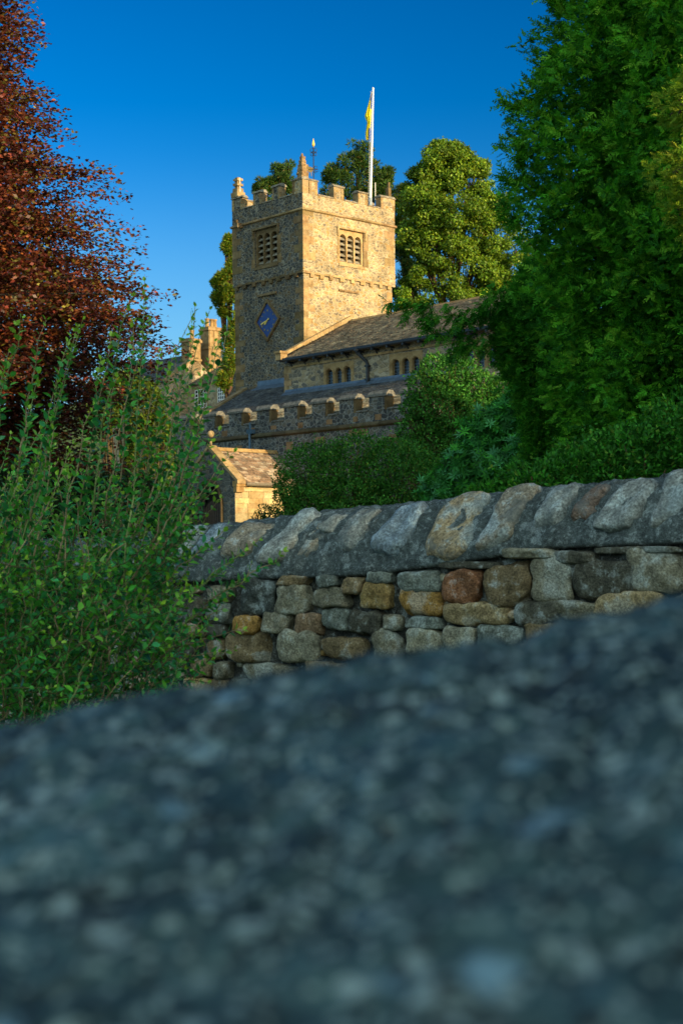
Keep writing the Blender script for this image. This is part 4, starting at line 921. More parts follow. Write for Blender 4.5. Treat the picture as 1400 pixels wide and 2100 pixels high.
# ------------------------------------------------------------------ vegetation
def trunk_mesh(name, polylines, mats, parent, col=(.12, .09, .06), n=7):
    mb = MB()
    for pts, r in polylines: mb.tube(pts, r, n, 0, tuple(c*random.uniform(.8, 1.2) for c in col))
    return mb.build(name, mats, parent, smooth=True, fix=False)
def lump(az, h, seed, n=40):
    """bumpy radius factor for a crown, from random lobes"""
    r = np.random.default_rng(seed); A = r.uniform(0, 2*np.pi, n); Hh = r.uniform(0, 1, n); S = r.uniform(.05, .12, n); K = r.uniform(-.25, .3, n)
    d = (np.angle(np.exp(1j*(az[:, None]-A)))/(2.2))**2*4+(h[:, None]-Hh)**2*6
    return 1+(K*np.exp(-d/S)).sum(1)
def beech():
    D = 45.0; bx = W(-190, 1100, D).x; H = 19.0; o = empty('copper_beech', (bx, D, gh(bx, D)), 0, 'large copper beech with layered dark red leaves and sunlit upper boughs', 'tree')
    z0 = o.location.z; top = W(0, -60, D).z-z0; m = D/FP
    # silhouette read off the photograph: height -> radius
    ys = [-140, -60, 0, 60, 110, 160, 200, 240, 290, 330, 400, 480, 530, 590, 620, 680, 740, 800, 900, 1000, 1090]
    xr = [-150, 20, 88, 98, 72, 108, 132, 98, 150, 228, 266, 280, 296, 350, 412, 408, 392, 270, 240, 320, 335]
    hz = [W(0, y, D).z-z0 for y in ys]; R = [max(.3, W(x, y, D).x-bx) for x, y in zip(xr, ys)]
    Rf = lambda h: np.interp(h, hz[::-1], R[::-1])
    hmin, hmax = 1.0, max(hz)-.2; nb = 1150; limbs = []
    C, U, N, K, Q = [], [], [], [], []; pal = np.array([(.12, .030, .016), (.075, .022, .014), (.17, .055, .014), (.10, .085, .012), (.05, .018, .016), (.16, .035, .025)])
    for i in range(nb):
        h = hmin+(hmax-hmin)*((i+.5)/nb)**1.0+rng.normal(0, .08); az = i*2.39996+rng.normal(0, .25)
        r = float(Rf(h))*rng.choice([1.0, .93, .8, .62], p=[.34, .3, .22, .14])*rng.uniform(.80, 1.08)
        dr = np.array([math.cos(az), math.sin(az), 0]); sd = np.array([-dr[1], dr[0], 0]); rise = rng.uniform(-.02, .14)*r
        P = lambda t: np.array([0, 0, h-rise*.6])+dr*r*t+np.array([0, 0, rise*math.sin(t*2.2)-.10*r*t*t*rng.uniform(.9, 1.1)*.6])
        if i % 4 == 0: limbs.append(([P(t) for t in (0, .35, .7, 1)], [.07, .05, .03, .01]))
        st = max(.12, 1-3.6/r); nt_ = int((1-st)*r/.13)+3
        for t in np.linspace(st, 1, nt_):
            for s in (-1, 1):
                L = rng.uniform(.35, .8)*(1.15-.75*(t-st)/(1-st+1e-6)); u = dr*.72+sd*s*.7+np.array([0, 0, rng.uniform(-.32, .22)]); u /= np.linalg.norm(u); b0 = P(t)
                nl = int(L/.062)
                q = (np.arange(nl)+.5)/nl
                C.append(b0+u*L*q[:, None]+rng.normal(0, 1, (nl, 3))*np.array([.05, .05, .13])); a_ = np.where(np.arange(nl) % 2, 1, -1)[:, None]
                U.append(u*.7+np.cross([0, 0, 1], u)*a_*.7+rng.normal(0, .25, (nl, 3))); N.append(np.array([0, 0, .8])+rng.normal(0, .8, (nl, 3))); K.append(np.full(nl, rng.normal(0, .42))); Q.append(np.where(rng.uniform(0, 1, nl) < .65, rng.choice(6, p=[.26, .2, .16, .2, .1, .08]), rng.choice(6, nl)))
    C, U, N, K = map(np.concatenate, (C, U, N, K)); n = len(C)
    V, F_ = leaf_quads(C, U, N, rng.uniform(.12, .175, n), rng.uniform(.07, .105, n), .1)
    hh = C[:, 2]; col = pal[np.concatenate(Q)]*(1+rng.normal(0, .25, (n, 1)))*np.exp(K)[:, None]
    link('crown', leaf_mesh('crown', [(V, F_, np.clip(col, .004, .4))]), M_leafb, o)
    limbs.append(([(0, 0, -.3), (0, 0, 2), (.1, 0, 7), (0, 0, hmax*.97)], [.55, .42, .28, .03])); trunk_mesh('trunk', limbs, M_bark, o, (.10, .085, .07))
    print('beech', n)
beech()
def fans(C, A, N, L, rngk, nl=11, wd=.030, spread=.95, lf=.42):
    """flat feathery sprays: base C, axis A, plane normal N, length L -> leaf arrays"""
    n = len(C); A = unit(A); S = unit(np.cross(N, A)); Nn = np.cross(A, S)
    cs, us, ns, ls, ws, idx = [], [], [], [], [], []
    for k in range(nl):
        t = (k+.6)/nl
        for s in (-1, 1):
            b = C+A*(L*t)[:, None]+Nn*(-(t**2)*.12*L)[:, None]; u = A*math.cos(spread)+S*s*math.sin(spread)+rng.normal(0, .16, (n, 3))-Nn*.18*t
            cs.append(b); us.append(u); ns.append(Nn+rng.normal(0, .3, (n, 3))); ls.append(L*lf*(1.05-.8*t)*rng.uniform(.8, 1.15, n)); ws.append(np.full(n, wd)*rng.uniform(.8, 1.2, n)); idx.append(np.arange(n))
    cs.append(C); us.append(A); ns.append(Nn); ls.append(L*1.0); ws.append(np.full(n, wd*.8)); idx.append(np.arange(n))
    return [np.concatenate(q) for q in (cs, us, ns, ls, ws, idx)]
def conifer(name, loc, Rf, H, ns, label, cat, seed=3, cols=None, hmin=.6, size=(.15, .30), wd=.028, nl=6, group=None, az_rng=None, extra=None):
    o = empty(name, loc, 0, label, cat, group); r = np.random.default_rng(seed)
    h = hmin+(H-hmin)*r.uniform(0, 1, ns)**.95; az = r.uniform(0, 2*np.pi, ns)
    lobes = .45+.55*lump(az, h/H, seed, 90)
    # hanging curtains: narrow vertical ribs of foliage
    ribs = 1+.07*np.sin(az*9+3*np.sin(h*.8+seed))+.05*np.sin(az*17+h*1.1)+.05*np.sin(h*3.1+2*np.sin(az*5))
    back = (np.sin(az) > .35) & (r.uniform(0, 1, ns) < .6); az = np.where(back, -az, az); lobes = .45+.55*lump(az, h/H, seed, 90)
    hol = .12*np.sin(az*11+2.1*np.sin(h*2.3+az*3))*np.sin(h*3.7+1.7*np.sin(az*8))+.06*np.sin(az*23+h*1.3)*np.sin(h*7.1+az*5); ribs = 1+.05*np.sin(az*9+3*np.sin(h*.8+seed))+hol
    dep = r.choice([1.0, .95, .86, .68, .42], ns, p=[.40, .22, .16, .12, .10])*r.uniform(.96, 1.03, ns)
    rad = Rf(h)*lobes*ribs*dep
    out = np.stack([np.cos(az), np.sin(az), np.zeros(ns)], 1); tan = np.stack([-np.sin(az), np.cos(az), np.zeros(ns)], 1)
    C = out*rad[:, None]; C[:, 2] = h
    A = out*r.uniform(.3, 1.0, (ns, 1))+tan*r.normal(0, .5, (ns, 1)); A[:, 2] += r.uniform(-.55, .75, ns)
    L = r.uniform(size[0], size[1], ns); Nn = out*.55+np.array([0, 0, .6])+r.normal(0, .45, (ns, 3))
    if extra is not None:
        C = np.concatenate([C, extra[0]]); A = np.concatenate([A, extra[1]]); L = np.concatenate([L, extra[2]]); Nn = np.concatenate([Nn, np.tile([0, 0, 1.], (len(extra[0]), 1))+r.normal(0, .4, (len(extra[0]), 3))])
    cs, us, nn, ls, ws, ix = fans(C, A, Nn, L, r, nl, wd, .8, .5)
    V, F_ = leaf_quads(cs, us, nn, ls, ws, .0, .4)
    cols = cols or [(.065, .27, .020), (.10, .34, .022), (.035, .17, .022), (.16, .40, .028)]
    base = vary(len(C), cols, [.34, .3, .2, .16], .22); col = base[ix]*r.uniform(.8, 1.2, (len(ix), 1))
    ni = ns//8; hi = r.uniform(hmin, H*.97, ni); ai = r.uniform(0, 2*np.pi, ni); ri = Rf(hi)*r.uniform(.1, .72, ni)   # inner foliage
    oi = np.stack([np.cos(ai), np.sin(ai), np.zeros(ni)], 1); Ci = oi*ri[:, None]; Ci[:, 2] = hi; Ai = oi+r.normal(0, .7, (ni, 3)); Li = r.uniform(.4, .7, ni)*(1 if H > 8 else .3)
    c2, u2, n2, l2, w2, i2 = fans(Ci, Ai, oi+r.normal(0, .5, (ni, 3)), Li, r, 5, (.085 if H > 8 else .014), .9, .5); V2, F2 = leaf_quads(c2, u2, n2, l2, w2, 0, .4); k2 = vary(ni, cols, [.3, .15, .5, .05], .2)[i2]
    link('crown', leaf_mesh('crown', [(V, F_, np.clip(col, .003, .5)), (V2, F2, np.clip(k2, .003, .5))]), M_leafc, o)
    limbs = [([(0, 0, -.4), (.05, 0, H*.4), (0, 0, H*.96)], [.38, .24, .03])]
    for i in range(70):
        hh = r.uniform(hmin, H*.95); a = r.uniform(0, 2*np.pi); q = float(Rf(np.array([hh]))[0])*.8; limbs.append(([(0, 0, hh-.2), (math.cos(a)*q*.5, math.sin(a)*q*.5, hh), (math.cos(a)*q, math.sin(a)*q, hh-.1)], [.06, .04, .012]))
    trunk_mesh('trunk', limbs, M_bark, o, (.13, .085, .055)); print(name, len(cs)); return o
def big_conifer():
    D = 22.0; cx = W(1490, 900, D).x; z0 = gh(cx, D); cxp = 1490
    ys = [-420, -300, -150, 0, 60, 110, 160, 210, 260, 300, 370, 440, 500, 560, 620, 700, 780, 860, 940, 1010]
    xl = [1480, 1380, 1240, 1150, 1142, 1112, 1105, 1075, 1085, 1080, 1052, 1045, 1040, 1030, 1045, 1070, 1095, 1130, 1160, 1180]
    hz = [W(0, y, D).z-z0 for y in ys]; R = [max(.15, (cxp-x)*D/FP-.26) for x in xl]
    Rf = lambda h: np.interp(h, hz[::-1], R[::-1])
    H = max(hz)
    # a few stray tips breaking the outline on the sky side
    ex = []; r = np.random.default_rng(5)
    for (px, py, tx, ty, n) in ((1130, 150, 1098, 108, 26), (1110, 240, 1036, 210, 60), (1090, 330, 1062, 300, 24), (1080, 400, 1036, 366, 40), (1075, 470, 1034, 440, 34), (1090, 280, 1060, 330, 30), (1150, 40, 1130, 0, 24)):
        p = np.array(W(px, py, D-.4)); q = np.array(W(tx, ty, D-.4)); t = r.uniform(.0, .9, n)[:, None]
        c = p+(q-p)*t+r.normal(0, .05, (n, 3))*(1.4-t); a = (q-p)/np.linalg.norm(q-p)+r.normal(0, .5, (n, 3)); ex.append((c-np.array([cx, D, z0]), a, r.uniform(.18, .34, n)))
    ex = [np.concatenate([e[k] for e in ex]) for k in range(3)]
    return conifer('conifer_tree', (cx, D, z0), Rf, H, 84000, 'huge shaded green conifer with feathery hanging sprays, filling the right edge', 'tree', 3, extra=ex, size=(.11, .225), wd=.026, nl=5)
CON = big_conifer()
def small_conifer():
    D = 12.5; cxp = 1455; cx = W(cxp, 900, D).x; z0 = gh(cx, D)
    ys = [20, 110, 165, 215, 262, 300, 345, 400, 450, 500, 550]; xl = [1452, 1440, 1410, 1332, 1368, 1412, 1328, 1350, 1372, 1405, 1440]
    hz = [W(0, y, D).z-z0 for y in ys]; R = [max(.04, (cxp-x)*D/FP-.08) for x in xl]; Rf = lambda h: np.interp(h, hz[::-1], R[::-1])
    conifer('conifer_tree', (cx, D, z0), Rf, max(hz), 2600, 'slender added conifer at the right edge, its yellow-green colour standing in for sunlit sprays', 'tree', 12, [(.20, .32, .03), (.26, .38, .03), (.15, .27, .03), (.32, .42, .04)], hmin=min(hz), size=(.07, .15), wd=.011)  # added tree; pale leaf colours stand in for sunlit sprays
small_conifer()
def yew():
    D = 27.0; cx = W(1110, 900, D).x; z0 = gh(cx, D)
    ys = [560, 600, 650, 700, 760, 820, 900, 1000]; xl = [1090, 1045, 1010, 1000, 1015, 1050, 1090, 1100]
    hz = [W(0, y, D).z-z0 for y in ys]; R = [max(.15, (1110-x)*D/FP-.25) for x in xl]; Rf = lambda h: np.interp(h, hz[::-1], R[::-1])
    r = np.random.default_rng(9); ex = []
    for (px, py, tx, ty, n, sg) in ((1000, 652, 792, 624, 85, .05), (990, 668, 850, 660, 50, .06), (1000, 700, 880, 690, 50, .07), (1010, 715, 925, 722, 50, .09), (1000, 650, 940, 668, 40, .09), (1050, 600, 1000, 612, 50, .12), (960, 700, 925, 735, 24, .06), (900, 640, 825, 655, 26, .04), (1020, 630, 985, 640, 50, .1), (880, 660, 872, 690, 14, .04)):
        p = np.array(W(px, py, D-.3)); q = np.array(W(tx, ty, D-.8)); t = r.uniform(0, 1, n)[:, None]
        c = p+(q-p)*t+np.array([0, 0, .25])*np.sin(t*3)*.5+r.normal(0, sg, (n, 3))*(1.25-t); a = (q-p)/np.linalg.norm(q-p)*.6+np.array([0, 0, -.55])+r.normal(0, .4, (n, 3)); ex.append((c-np.array([cx, D, z0]), a, r.uniform(.16, .34, n)))
    ex = [np.concatenate([e[k] for e in ex]) for k in range(3)]
    return conifer('yew_tree', (cx, D, z0), Rf, max(hz), 14000, 'dark yew with long drooping branches reaching across the nave roof', 'tree', 8, [(.05, .24, .022), (.075, .30, .024), (.032, .16, .022), (.12, .34, .028)], hmin=.3, size=(.18, .34), extra=ex)
yew()
def shade_row():
    """row of the same tall conifers along the right of the lane, outside the picture, that keeps the foreground in shade"""
    lab, grp = 'unseen tall conifer in the row that shades the foreground', 'unseen conifers in a row that shade the foreground'
    for (p, q, s, sz) in ((37.5, 39, 1.3, 1.55), (33, 38, 1.5, 1.95), (30.5, 41, 1.6, 2.0), (28, 37, 1.6, 2.0), (25.5, 39, 1.6, 1.95), (22.5, 35, 1.75, 1.72), (17.6, 34, 1.75, 1.66), (10.3, 33, 1.5, .62), (3.2, 30, 1.5, 1.25), (-2, 28, 1.6, 1.1), (-8, 27, 1.6, 1.0), (25, 42, 1.7, 1.8), (17.5, 39, 1.6, 1.7)):
        x = q*SX-p*SY*1.0; y = q*SY+p*SX
        c = copy_tree(CON); c.location = (x, y, gh(x, y)-.2); c.rotation_euler = (0, 0, random.uniform(0, 6.28)); c.scale = (s, s, sz); c['label'] = lab; c['group'] = grp
shade_row()
def clump_tree(name, loc, blobs, nper, leaf, cols, label, cat, mat_, seed=1, trunk_h=6, sub=26, group=None, tufts=False, wts=None, fill=.75):
    """crown of leaf clumps spread through several ellipsoids (centre, radii)"""
    o = empty(name, loc, 0, label, cat, group); r = np.random.default_rng(seed); parts = []; limbs = []; top = 0
    for (c, rad) in blobs:
        c = np.array(c, float); rad = np.array(rad, float)
        for i in range(sub):
            d = unit(r.normal(0, 1, 3)); k = c+d*rad*r.uniform(fill*.6, 1.0)
            limbs.append(([c*[.3, .3, .75], c*.55+k*.45, k], [.05, .03, .008])) if i % 3 == 0 else None; top = max(top, k[2])
            cs = np.mean(rad)*r.uniform(.22, .36)
            n = int(nper*r.uniform(.7, 1.3)); q = r.normal(0, 1, (n, 3)); q = unit(q)*(r.uniform(0.25, 1, (n, 1))**.5)*cs*np.array([1.15, 1.15, .75]); C = k+q
            if tufts: U = unit(q)+np.array([0, 0, .35])+r.normal(0, .35, (n, 3)); Nn = r.normal(0, 1, (n, 3))
            else: U = r.normal(0, 1, (n, 3))+np.array([0, 0, -.35])+unit(q)*.4; Nn = unit(q)+np.array([0, 0, .6])+r.normal(0, .5, (n, 3))
            V, F_ = leaf_quads(C, U, Nn, r.uniform(.8, 1.2, n)*leaf[0], r.uniform(.8, 1.2, n)*leaf[1], .12)
            parts.append((V, F_, np.clip(vary(n, cols, wts, .2)*math.exp(r.normal(0, .16)), .003, .6)))
    link('crown', leaf_mesh('crown', parts), mat_, o)
    limbs.append(([(0, 0, -.3), (.1, .05, trunk_h*.5), (0, 0, top*.8)], [.4, .3, .05])); trunk_mesh('trunk', limbs, M_bark, o, (.12, .08, .05)); return o
def blob_px(o, px, py, rx, ry, D, rd=None):
    p = W(px, py, D); m = D/FP; return ((p.x-o[0], p.y-o[1]+(0 if rd is None else 0), p.z-o[2]), (rx*m, (rd or rx)*m, ry*m))
def golden():
    D = 92.0; x = W(925, 600, D).x; L = (x, D, gh(x, D))
    B = [blob_px(L, *q, D) for q in ((922, 322, 40, 40), (890, 350, 46, 50), (912, 345, 58, 50), (965, 360, 46, 60), (872, 400, 42, 60), (880, 440, 56, 70), (862, 480, 40, 60), (1010, 430, 34, 50), (945, 440, 78, 70), (990, 470, 44, 70), (890, 520, 50, 70), (960, 550, 76, 70), (1010, 560, 40, 60), (930, 620, 80, 60), (850, 600, 40, 60), (1060, 540, 60, 80), (1080, 640, 60, 80))]
    clump_tree('lime_tree', L, B, 260, (.17, .115), [(.15, .27, .018), (.11, .21, .015), (.22, .32, .02), (.08, .16, .014)], 'tall broadleaf tree glowing yellow-green in sunlight behind the nave roof', 'tree', M_leafg, 21, 8, 30)
golden()
def pines():
    spec = [((735, 345), 100.0, [(733, 315, 26, 28), (705, 345, 30, 26), (760, 345, 34, 30), (735, 375, 50, 32), (790, 362, 18, 22), (676, 362, 16, 12), (700, 395, 40, 24), (775, 395, 36, 24), (735, 460, 40, 60)], 'dark pine with rounded needle clumps rising behind the white flagpole'),
            ((575, 400), 102.0, [(584, 350, 22, 20), (570, 372, 26, 18), (545, 382, 20, 14), (600, 385, 26, 24), (530, 388, 10, 8), (575, 420, 40, 28), (570, 480, 30, 50)], 'dark pine peeping over the left battlements of the tower'),
            ((845, 560), 98.0, [(822, 400, 22, 26), (835, 450, 24, 36), (825, 500, 22, 40), (840, 555, 26, 40), (830, 605, 30, 28), (815, 440, 20, 40)], 'orange-tinged pine close against the right side of the tower'),
            ((470, 760), 96.0, [(470, 490, 8, 8), (465, 505, 9, 7), (474, 517, 8, 8), (479, 540, 10, 14), (446, 580, 10, 9), (456, 568, 13, 12), (470, 600, 20, 24), (452, 612, 16, 18), (476, 560, 14, 14), (460, 640, 8, 8), (474, 690, 26, 30), (472, 740, 22, 34), (465, 780, 16, 20), (490, 620, 20, 60)], 'sunlit golden pine beside the left edge of the tower')]
    for i, ((px, py), D, bl, lab) in enumerate(spec):
        x = W(px, py, D).x; L = (x, D, gh(x, D)); B = [blob_px(L, *q, D) for q in bl]
        cols = [(.05, .12, .02), (.035, .085, .02), (.08, .15, .022), (.15, .13, .025)]
        wts = [.4, .3, .25, .05] if i < 2 else [.3, .15, .35, .2]
        if i == 3: cols = [(.10, .20, .018), (.06, .15, .02), (.17, .25, .02), (.24, .20, .02)]
        clump_tree('pine_tree', L, B, 95, (.30, .06), cols, lab, 'tree', M_leafg, 40+i, 9, 20, 'pines around the church tower', True, wts)
pines()
def shrub(name, loc, blobs, n, leaf, cols, label, cat='shrub', m=None, seed=1, wts=None, stems=18, group=None, sub=None, spray=0):
    """dense bush: leaves over and inside lumpy ellipsoids, on twigs"""
    o = empty(name, loc, 0, label, cat, group); r = np.random.default_rng(seed); parts = []; limbs = []
    vol = np.array([np.prod(b[1])**(2/3) for b in blobs]); vol = vol/vol.sum()
    for (c, rad), f in zip(blobs, vol):
        k = int(n*f); c = np.array(c, float); rad = np.array(rad, float); d = unit(r.normal(0, 1, (k, 3)))
        az = np.arctan2(d[:, 1], d[:, 0]); lm = lump(az, (d[:, 2]+1)/2, seed+int(abs(c[0]*97)) % 50, 46); lm *= 1+.05*np.sin(az*14+d[:, 2]*11)
        dep = 1-np.abs(r.normal(0, .11, k)); C = c+d*rad*(lm*dep)[:, None]
        nsp = 70; sd_ = unit(r.normal(0, 1, (nsp, 3)))       # sprigs that stand out of the outline
        pick = r.uniform(0, 1, k) < .10; w_ = r.integers(0, nsp, k); q_ = unit(sd_[w_]+r.normal(0, .035, (k, 3))); lm2 = lump(np.arctan2(q_[:, 1], q_[:, 0]), (q_[:, 2]+1)/2, seed+int(abs(c[0]*97)) % 50, 46)
        Cs = c+q_*rad*(lm2*r.uniform(.9, 1.26, k))[:, None]; C = np.where(pick[:, None], Cs, C)
        C[:, 2] = np.maximum(C[:, 2], .05)
        out = unit(d/rad); U = out*.7+r.normal(0, .55, (k, 3))+np.array([0, 0, .15]); Nn = out*.5+np.array([0, 0, .7])+r.normal(0, .45, (k, 3))
        cl = vary(k, cols, wts, .22)*np.exp(.22*np.sin(az*7+c[0]*3+d[:, 2]*9))[:, None]
        if spray:                                            # whorls of leaves at the shoot tips
            C = np.repeat(C, spray, 0); kk = len(C); a = np.tile(np.arange(spray)*2*np.pi/spray, k)+np.repeat(r.uniform(0, 6, k), spray); ax = unit(np.repeat(out+np.array([0, 0, .5])+r.normal(0, .3, (k, 3)), spray, 0))
            s1 = unit(np.cross(ax, r.normal(0, 1, 3))); s2 = np.cross(ax, s1); U = ax*.35+s1*np.cos(a)[:, None]+s2*np.sin(a)[:, None]; Nn = ax+r.normal(0, .15, (kk, 3)); cl = np.repeat(cl, spray, 0)*r.uniform(.85, 1.15, (kk, 1)); k = kk
        V, F_ = leaf_quads(C, U, Nn, r.uniform(.75, 1.25, k)*leaf[0], r.uniform(.8, 1.2, k)*leaf[1], .1); parts.append((V, F_, np.clip(cl, .003, .6)))
        for _ in range(stems):
            e = c+unit(r.normal(0, 1, 3))*rad*.9
            if e[2] < .1: continue
            limbs.append(([(c[0]*.8+r.normal(0, .1), c[1]*.8, 0), (c*.5+e*.5)*[1, 1, .9], e], [.03, .02, .006]))
    link('foliage', leaf_mesh('foliage', parts), m or M_leafs, o); trunk_mesh('stem', limbs, M_bark, o, (.13, .09, .05), 5); return o
def shrubs():
    D = 40.0; x = W(720, 1000, D).x; L = (x, D, gh(x, D)); z = [blob_px(L, *q, D) for q in ((640, 990, 72, 82), (720, 975, 90, 84), (810, 985, 90, 88), (700, 1050, 130, 70), (590, 1020, 28, 48), (850, 1010, 60, 80))]
    shrub('evergreen_bush', L, z, 46000, (.075, .045), [(.05, .18, .025), (.07, .23, .028), (.035, .125, .022), (.15, .23, .03)], 'low dark evergreen bush of small leaves in front of the porch', 'bush', None, 61, [.4, .3, .2, .1])
    D = 46.0; x = W(880, 900, D).x; L = (x, D, gh(x, D)); z = [blob_px(L, *q, D) for q in ((895, 762, 34, 36), (868, 792, 30, 30), (925, 775, 36, 46), (955, 790, 34, 52), (850, 838, 26, 26), (888, 835, 44, 44), (930, 850, 56, 60), (845, 890, 30, 36), (868, 930, 46, 50), (935, 920, 66, 70), (985, 820, 44, 60), (1010, 880, 54, 80), (1030, 820, 40, 46))]
    shrub('tall_shrub', L, z, 34000, (.10, .055), [(.06, .22, .03), (.045, .16, .028), (.09, .28, .045), (.13, .24, .03)], 'bright green leafy shrub standing before the clerestory windows', 'shrub', None, 62, [.4, .3, .2, .1])
    D = 30.0; x = W(1140, 930, D).x; L = (x, D, gh(x, D)); z = [blob_px(L, *q, D) for q in ((1085, 850, 60, 76), (1040, 885, 60, 66), (1150, 850, 80, 96), (1000, 925, 56, 66), (950, 970, 46, 56), (905, 1010, 40, 44), (1080, 960, 110, 90), (1240, 880, 90, 120), (1200, 970, 160, 100))]
    shrub('rhododendron_bush', L, z, 11000, (.16, .042), [(.055, .27, .06), (.075, .34, .04), (.11, .36, .14), (.04, .18, .035)], 'spreading rhododendron bush with long narrow leaves behind the coping', 'bush', None, 63, [.35, .3, .15, .2], spray=7)
    D = 17.0; x = W(1320, 1000, D).x; L = (x, D, gh(x, D)); z = [blob_px(L, *q, D) for q in ((1210, 985, 100, 70), (1320, 960, 120, 90), (1440, 950, 130, 110), (1110, 1015, 90, 60), (1010, 1030, 70, 40))]
    shrub('laurel_bush', L, z, 30000, (.06, .036), [(.045, .20, .02), (.065, .27, .024), (.03, .14, .02), (.14, .26, .03)], 'dense dark green bush under the conifer, pressed against the wall', 'bush', None, 64, [.4, .3, .22, .08])
    D = 60.0; x = W(300, 850, D).x; L = (x, D, gh(x, D)); z = [blob_px(L, *q, D) for q in ((255, 800, 40, 36), (300, 830, 36, 50), (330, 880, 20, 30), (215, 830, 36, 50), (300, 950, 50, 80))]
    shrub('sunlit_shrub', L, z, 15000, (.13, .09), [(.11, .17, .015), (.08, .14, .015), (.14, .19, .02), (.05, .10, .015)], 'yellow-green sunlit shrub glimpsed between the privet shoots', 'shrub', M_leafg, 65)
    D = 36.0; x = W(540, 1050, D).x; L = (x, D, gh(x, D)); z = [blob_px(L, *q, D) for q in ((545, 1052, 16, 16), (560, 1062, 18, 18), (530, 1064, 12, 12))]
    shrub('sapling', L, z, 420, (.08, .04), [(.03, .08, .012), (.05, .11, .015)], 'small loose sapling against the sunlit porch side wall', 'shrub', None, 66, stems=8)
    D = 38.0; x = W(150, 1050, D).x; L = (x, D, gh(x, D)); z = [blob_px(L, *q, D) for q in ((60, 1040, 170, 80), (240, 1050, 120, 80), (-120, 1040, 160, 90), (350, 1060, 50, 60))]
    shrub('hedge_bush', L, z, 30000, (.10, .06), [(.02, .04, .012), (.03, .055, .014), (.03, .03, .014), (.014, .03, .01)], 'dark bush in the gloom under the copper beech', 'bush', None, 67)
shrubs()
def privet():
    base = W(170, 1500, 7.4); o = empty('privet_bush', (base.x, 7.4, -1.45), 0, 'unkempt privet bush throwing up tall leafy shoots at the left', 'bush'); L0 = np.array(o.location); r = np.random.default_rng(77)
    shoots = []
    def sh(tx, ty, bx, by, d, bend=.0, rad=.0035):
        d *= 1.24; rad *= 1.2; shoots.append((np.array(W(bx, by, d)), np.array(W(tx, ty, d)), bend, rad))
    for q in ((140, 700, 40, 1150, 5.3), (230, 690, 150, 1120, 5.4), (350, 760, 260, 1120, 5.3), (275, 660, 225, 1130, 5.5), (60, 840, 0, 1150, 5.2), (410, 830, 300, 1140, 5.2), (190, 830, 120, 1150, 5.0), (110, 880, 60, 1180, 5.1), (420, 760, 320, 1120, 5.5), (45, 655, -30, 1030, 5.0), (92, 655, 40, 960, 5.1), (170, 655, 30, 1180, 5.2), (80, 765, -10, 1120, 5.3), (297, 575, 255, 1200, 5.0), (268, 608, 190, 1060, 5.1), (310, 655, 215, 1080, 5.2), (158, 668, 60, 1120, 5.2), (404, 630, 285, 1100, 5.1), (428, 636, 330, 1060, 5.2),
              (388, 650, 250, 1120, 5.3), (472, 660, 345, 1060, 5.0), (440, 700, 300, 1180, 5.3), (452, 690, 330, 1130, 5.4), (365, 700, 230, 1090, 5.5), (330, 720, 240, 1100, 5.5), (300, 740, 220, 1080, 5.6), (205, 735, 160, 1090, 5.4), (240, 760, 180, 1120, 5.6), (120, 770, 60, 1060, 5.6),
              (20, 720, -60, 1000, 5.3), (5, 770, -50, 1060, 5.2), (430, 905, 270, 1190, 5.0), (478, 925, 330, 1130, 5.1), (440, 1000, 300, 1180, 5.2), (452, 1022, 320, 1180, 5.3), (500, 1130, 300, 1290, 5.2), (532, 1108, 400, 1210, 5.4), (585, 1134, 420, 1240, 5.4), (470, 1080, 330, 1200, 5.3), (500, 1190, 330, 1330, 5.3), (470, 1225, 330, 1350, 5.3),
              (498, 1290, 360, 1330, 5.4), (456, 1180, 445, 1260, 5.6), (425, 1270, 418, 1330, 5.7), (480, 1335, 330, 1345, 5.5), (190, 1330, 140, 1460, 4.9), (520, 1160, 380, 1280, 5.5), (396, 800, 330, 1080, 5.3), (418, 870, 320, 1100, 5.2), (445, 880, 350, 1110, 5.4), (402, 900, 310, 1120, 5.1), (460, 960, 340, 1140, 5.2), (380, 760, 300, 1100, 5.5), (432, 940, 350, 1150, 5.4), (410, 960, 330, 1140, 5.2), (392, 940, 300, 1150, 5.3)): sh(*q, bend=r.uniform(-.03, .03))
    for i in range(420):
        bx = r.uniform(-150, 330); by = r.uniform(1150, 1520); lean = r.normal(38, 55)+max(0, bx-150)*.35; ln = r.uniform(120, 340)*(1.15 if by < 1250 else .85)
        tx = bx+lean*ln/260; ty = by-ln*r.uniform(.75, 1.0)
        lim = np.interp(tx, [-150, 0, 100, 300, 420, 470, 520], [930, 930, 940, 950, 990, 1080, 1230]); ty = max(ty, lim+abs(r.normal(0, 60))-80*(r.uniform() < .22))
        tx = min(tx, 400+r.uniform(-30, 50))
        sh(tx, ty, bx, by, r.uniform(5.0, 6.7), r.uniform(-.06, .06), .003)
    for i in range(240):                                     # arching side shoots, lower right and low growth
        bx = r.uniform(-120, 330); by = r.uniform(1150, 1500); sg = r.choice([-1, 1, 1, 1]); tx = min(bx+sg*r.uniform(60, 220), r.uniform(360, 450)); ty = by-r.uniform(-30, 130)
        sh(tx, ty, bx, by, r.uniform(4.8, 6.3), r.uniform(-.04, .10), .0025)
    C, U, N, Ls, K = [], [], [], [], []; mb = MB()
    for (b, t, bend, rad) in shoots:
        ax = t-b; L = np.linalg.norm(ax); ax /= L; side = np.cross(ax, [0, 1, 0]); side /= np.linalg.norm(side); wob = r.normal(0, .006, 2)
        P = lambda s: b+ax*L*s[:, None]+(side*bend*L)[None]*np.sin(s*np.pi)[:, None]+side[None]*(wob[0]*np.sin(s*17)+wob[1]*np.sin(s*31))[:, None]
        mb.tube([tuple(p-L0) for p in P(np.linspace(0, 1, 8))], list(np.linspace(rad*1.25, .0016, 8)), 4, 0, ((.40, .28, .15) if r.uniform() < .7 else (.30, .34, .12)) if rad > .0034 else (.13, .12, .05))
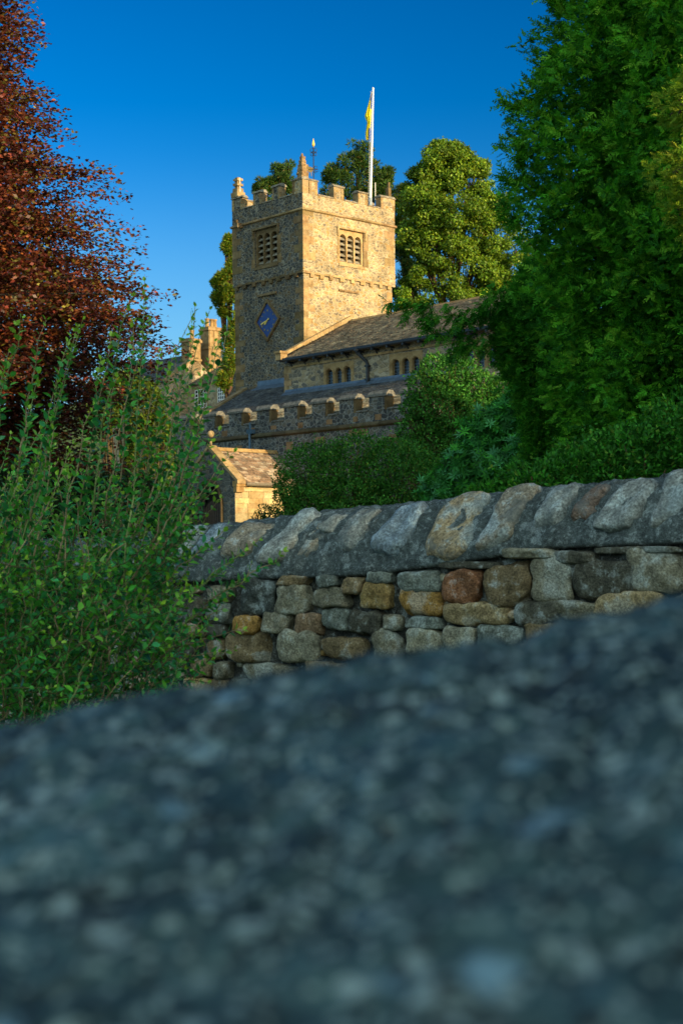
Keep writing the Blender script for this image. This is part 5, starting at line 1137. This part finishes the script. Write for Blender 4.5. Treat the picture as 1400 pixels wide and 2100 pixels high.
        n = max(4, int(L/.031)); s = np.linspace(.06, 1, n)+r.normal(0, .004, n); p = P(s); sz = np.interp(s, [0, .6, .93, 1], [1.0, 1.0, .75, .55])*r.uniform(.85, 1.2)
        a0 = r.uniform(0, 6.28); s2 = np.cross(ax, side)
        for q in (0, 1):
            a = a0+np.arange(n)*(np.pi/2+.12)+q*np.pi+r.normal(0, .3, n); dirs = side*np.cos(a)[:, None]+s2*np.sin(a)[:, None]; op = np.interp(s, [0, .9, 1], [1.05, .9, .42])+r.normal(0, .15, n)
            u = ax*np.cos(op)[:, None]+dirs*np.sin(op)[:, None]; C.append(p+dirs*rad); U.append(u+r.normal(0, .08, (n, 3))); N.append(ax*.9-dirs*.3+r.normal(0, .25, (n, 3))); Ls.append(.041*sz*r.uniform(.75, 1.2, n)); K.append(s)
    C, U, N = (np.concatenate(q) for q in (C, U, N)); Ls = np.concatenate(Ls); K = np.concatenate(K); n = len(C); C = C-L0
    U = unit(U); S = unit(np.cross(N, U)); N2 = np.cross(U, S); Wd = Ls*r.uniform(.52, .66, n); e = lambda a: a[:, None]
    cup = .12
    V = np.stack([C, C+U*e(Ls*.28)+S*e(Wd*.42)+N2*e(Ls*cup*.6), C+U*e(Ls*.62)+S*e(Wd*.46)+N2*e(Ls*cup*.6), C+U*e(Ls)-N2*e(Ls*.08), C+U*e(Ls*.62)-S*e(Wd*.46)+N2*e(Ls*cup*.6), C+U*e(Ls*.28)-S*e(Wd*.42)+N2*e(Ls*cup*.6), C+U*e(Ls*.30), C+U*e(Ls*.64)], 1).reshape(-1, 3)
    b8 = np.arange(n)[:, None]*8; F_ = np.concatenate([b8+np.array([[0, 1, 2, 7]]), b8+np.array([[0, 7, 4, 5]]), b8+np.array([[7, 2, 3, 4]])])
    col = vary(n, [(.12, .48, .07), (.07, .36, .11), (.22, .58, .06), (.035, .17, .05)], [.36, .3, .16, .18], .2); young = np.clip((K-.78)/.2, 0, 1)[:, None]; col = col*(1-young)+np.array([.42, .66, .05])*young
    V = np.asarray(V); link('foliage', quads_mesh('foliage', V, F_, np.repeat(col, 8, 0)), M_leafp, o)
    mb.build('stem', M_bark, o, smooth=True, fix=False); print('privet', n)
M_leafp = leafmat('privet_leaves', .25, .28, .5, (1.1, 1.15, .5))
privet()
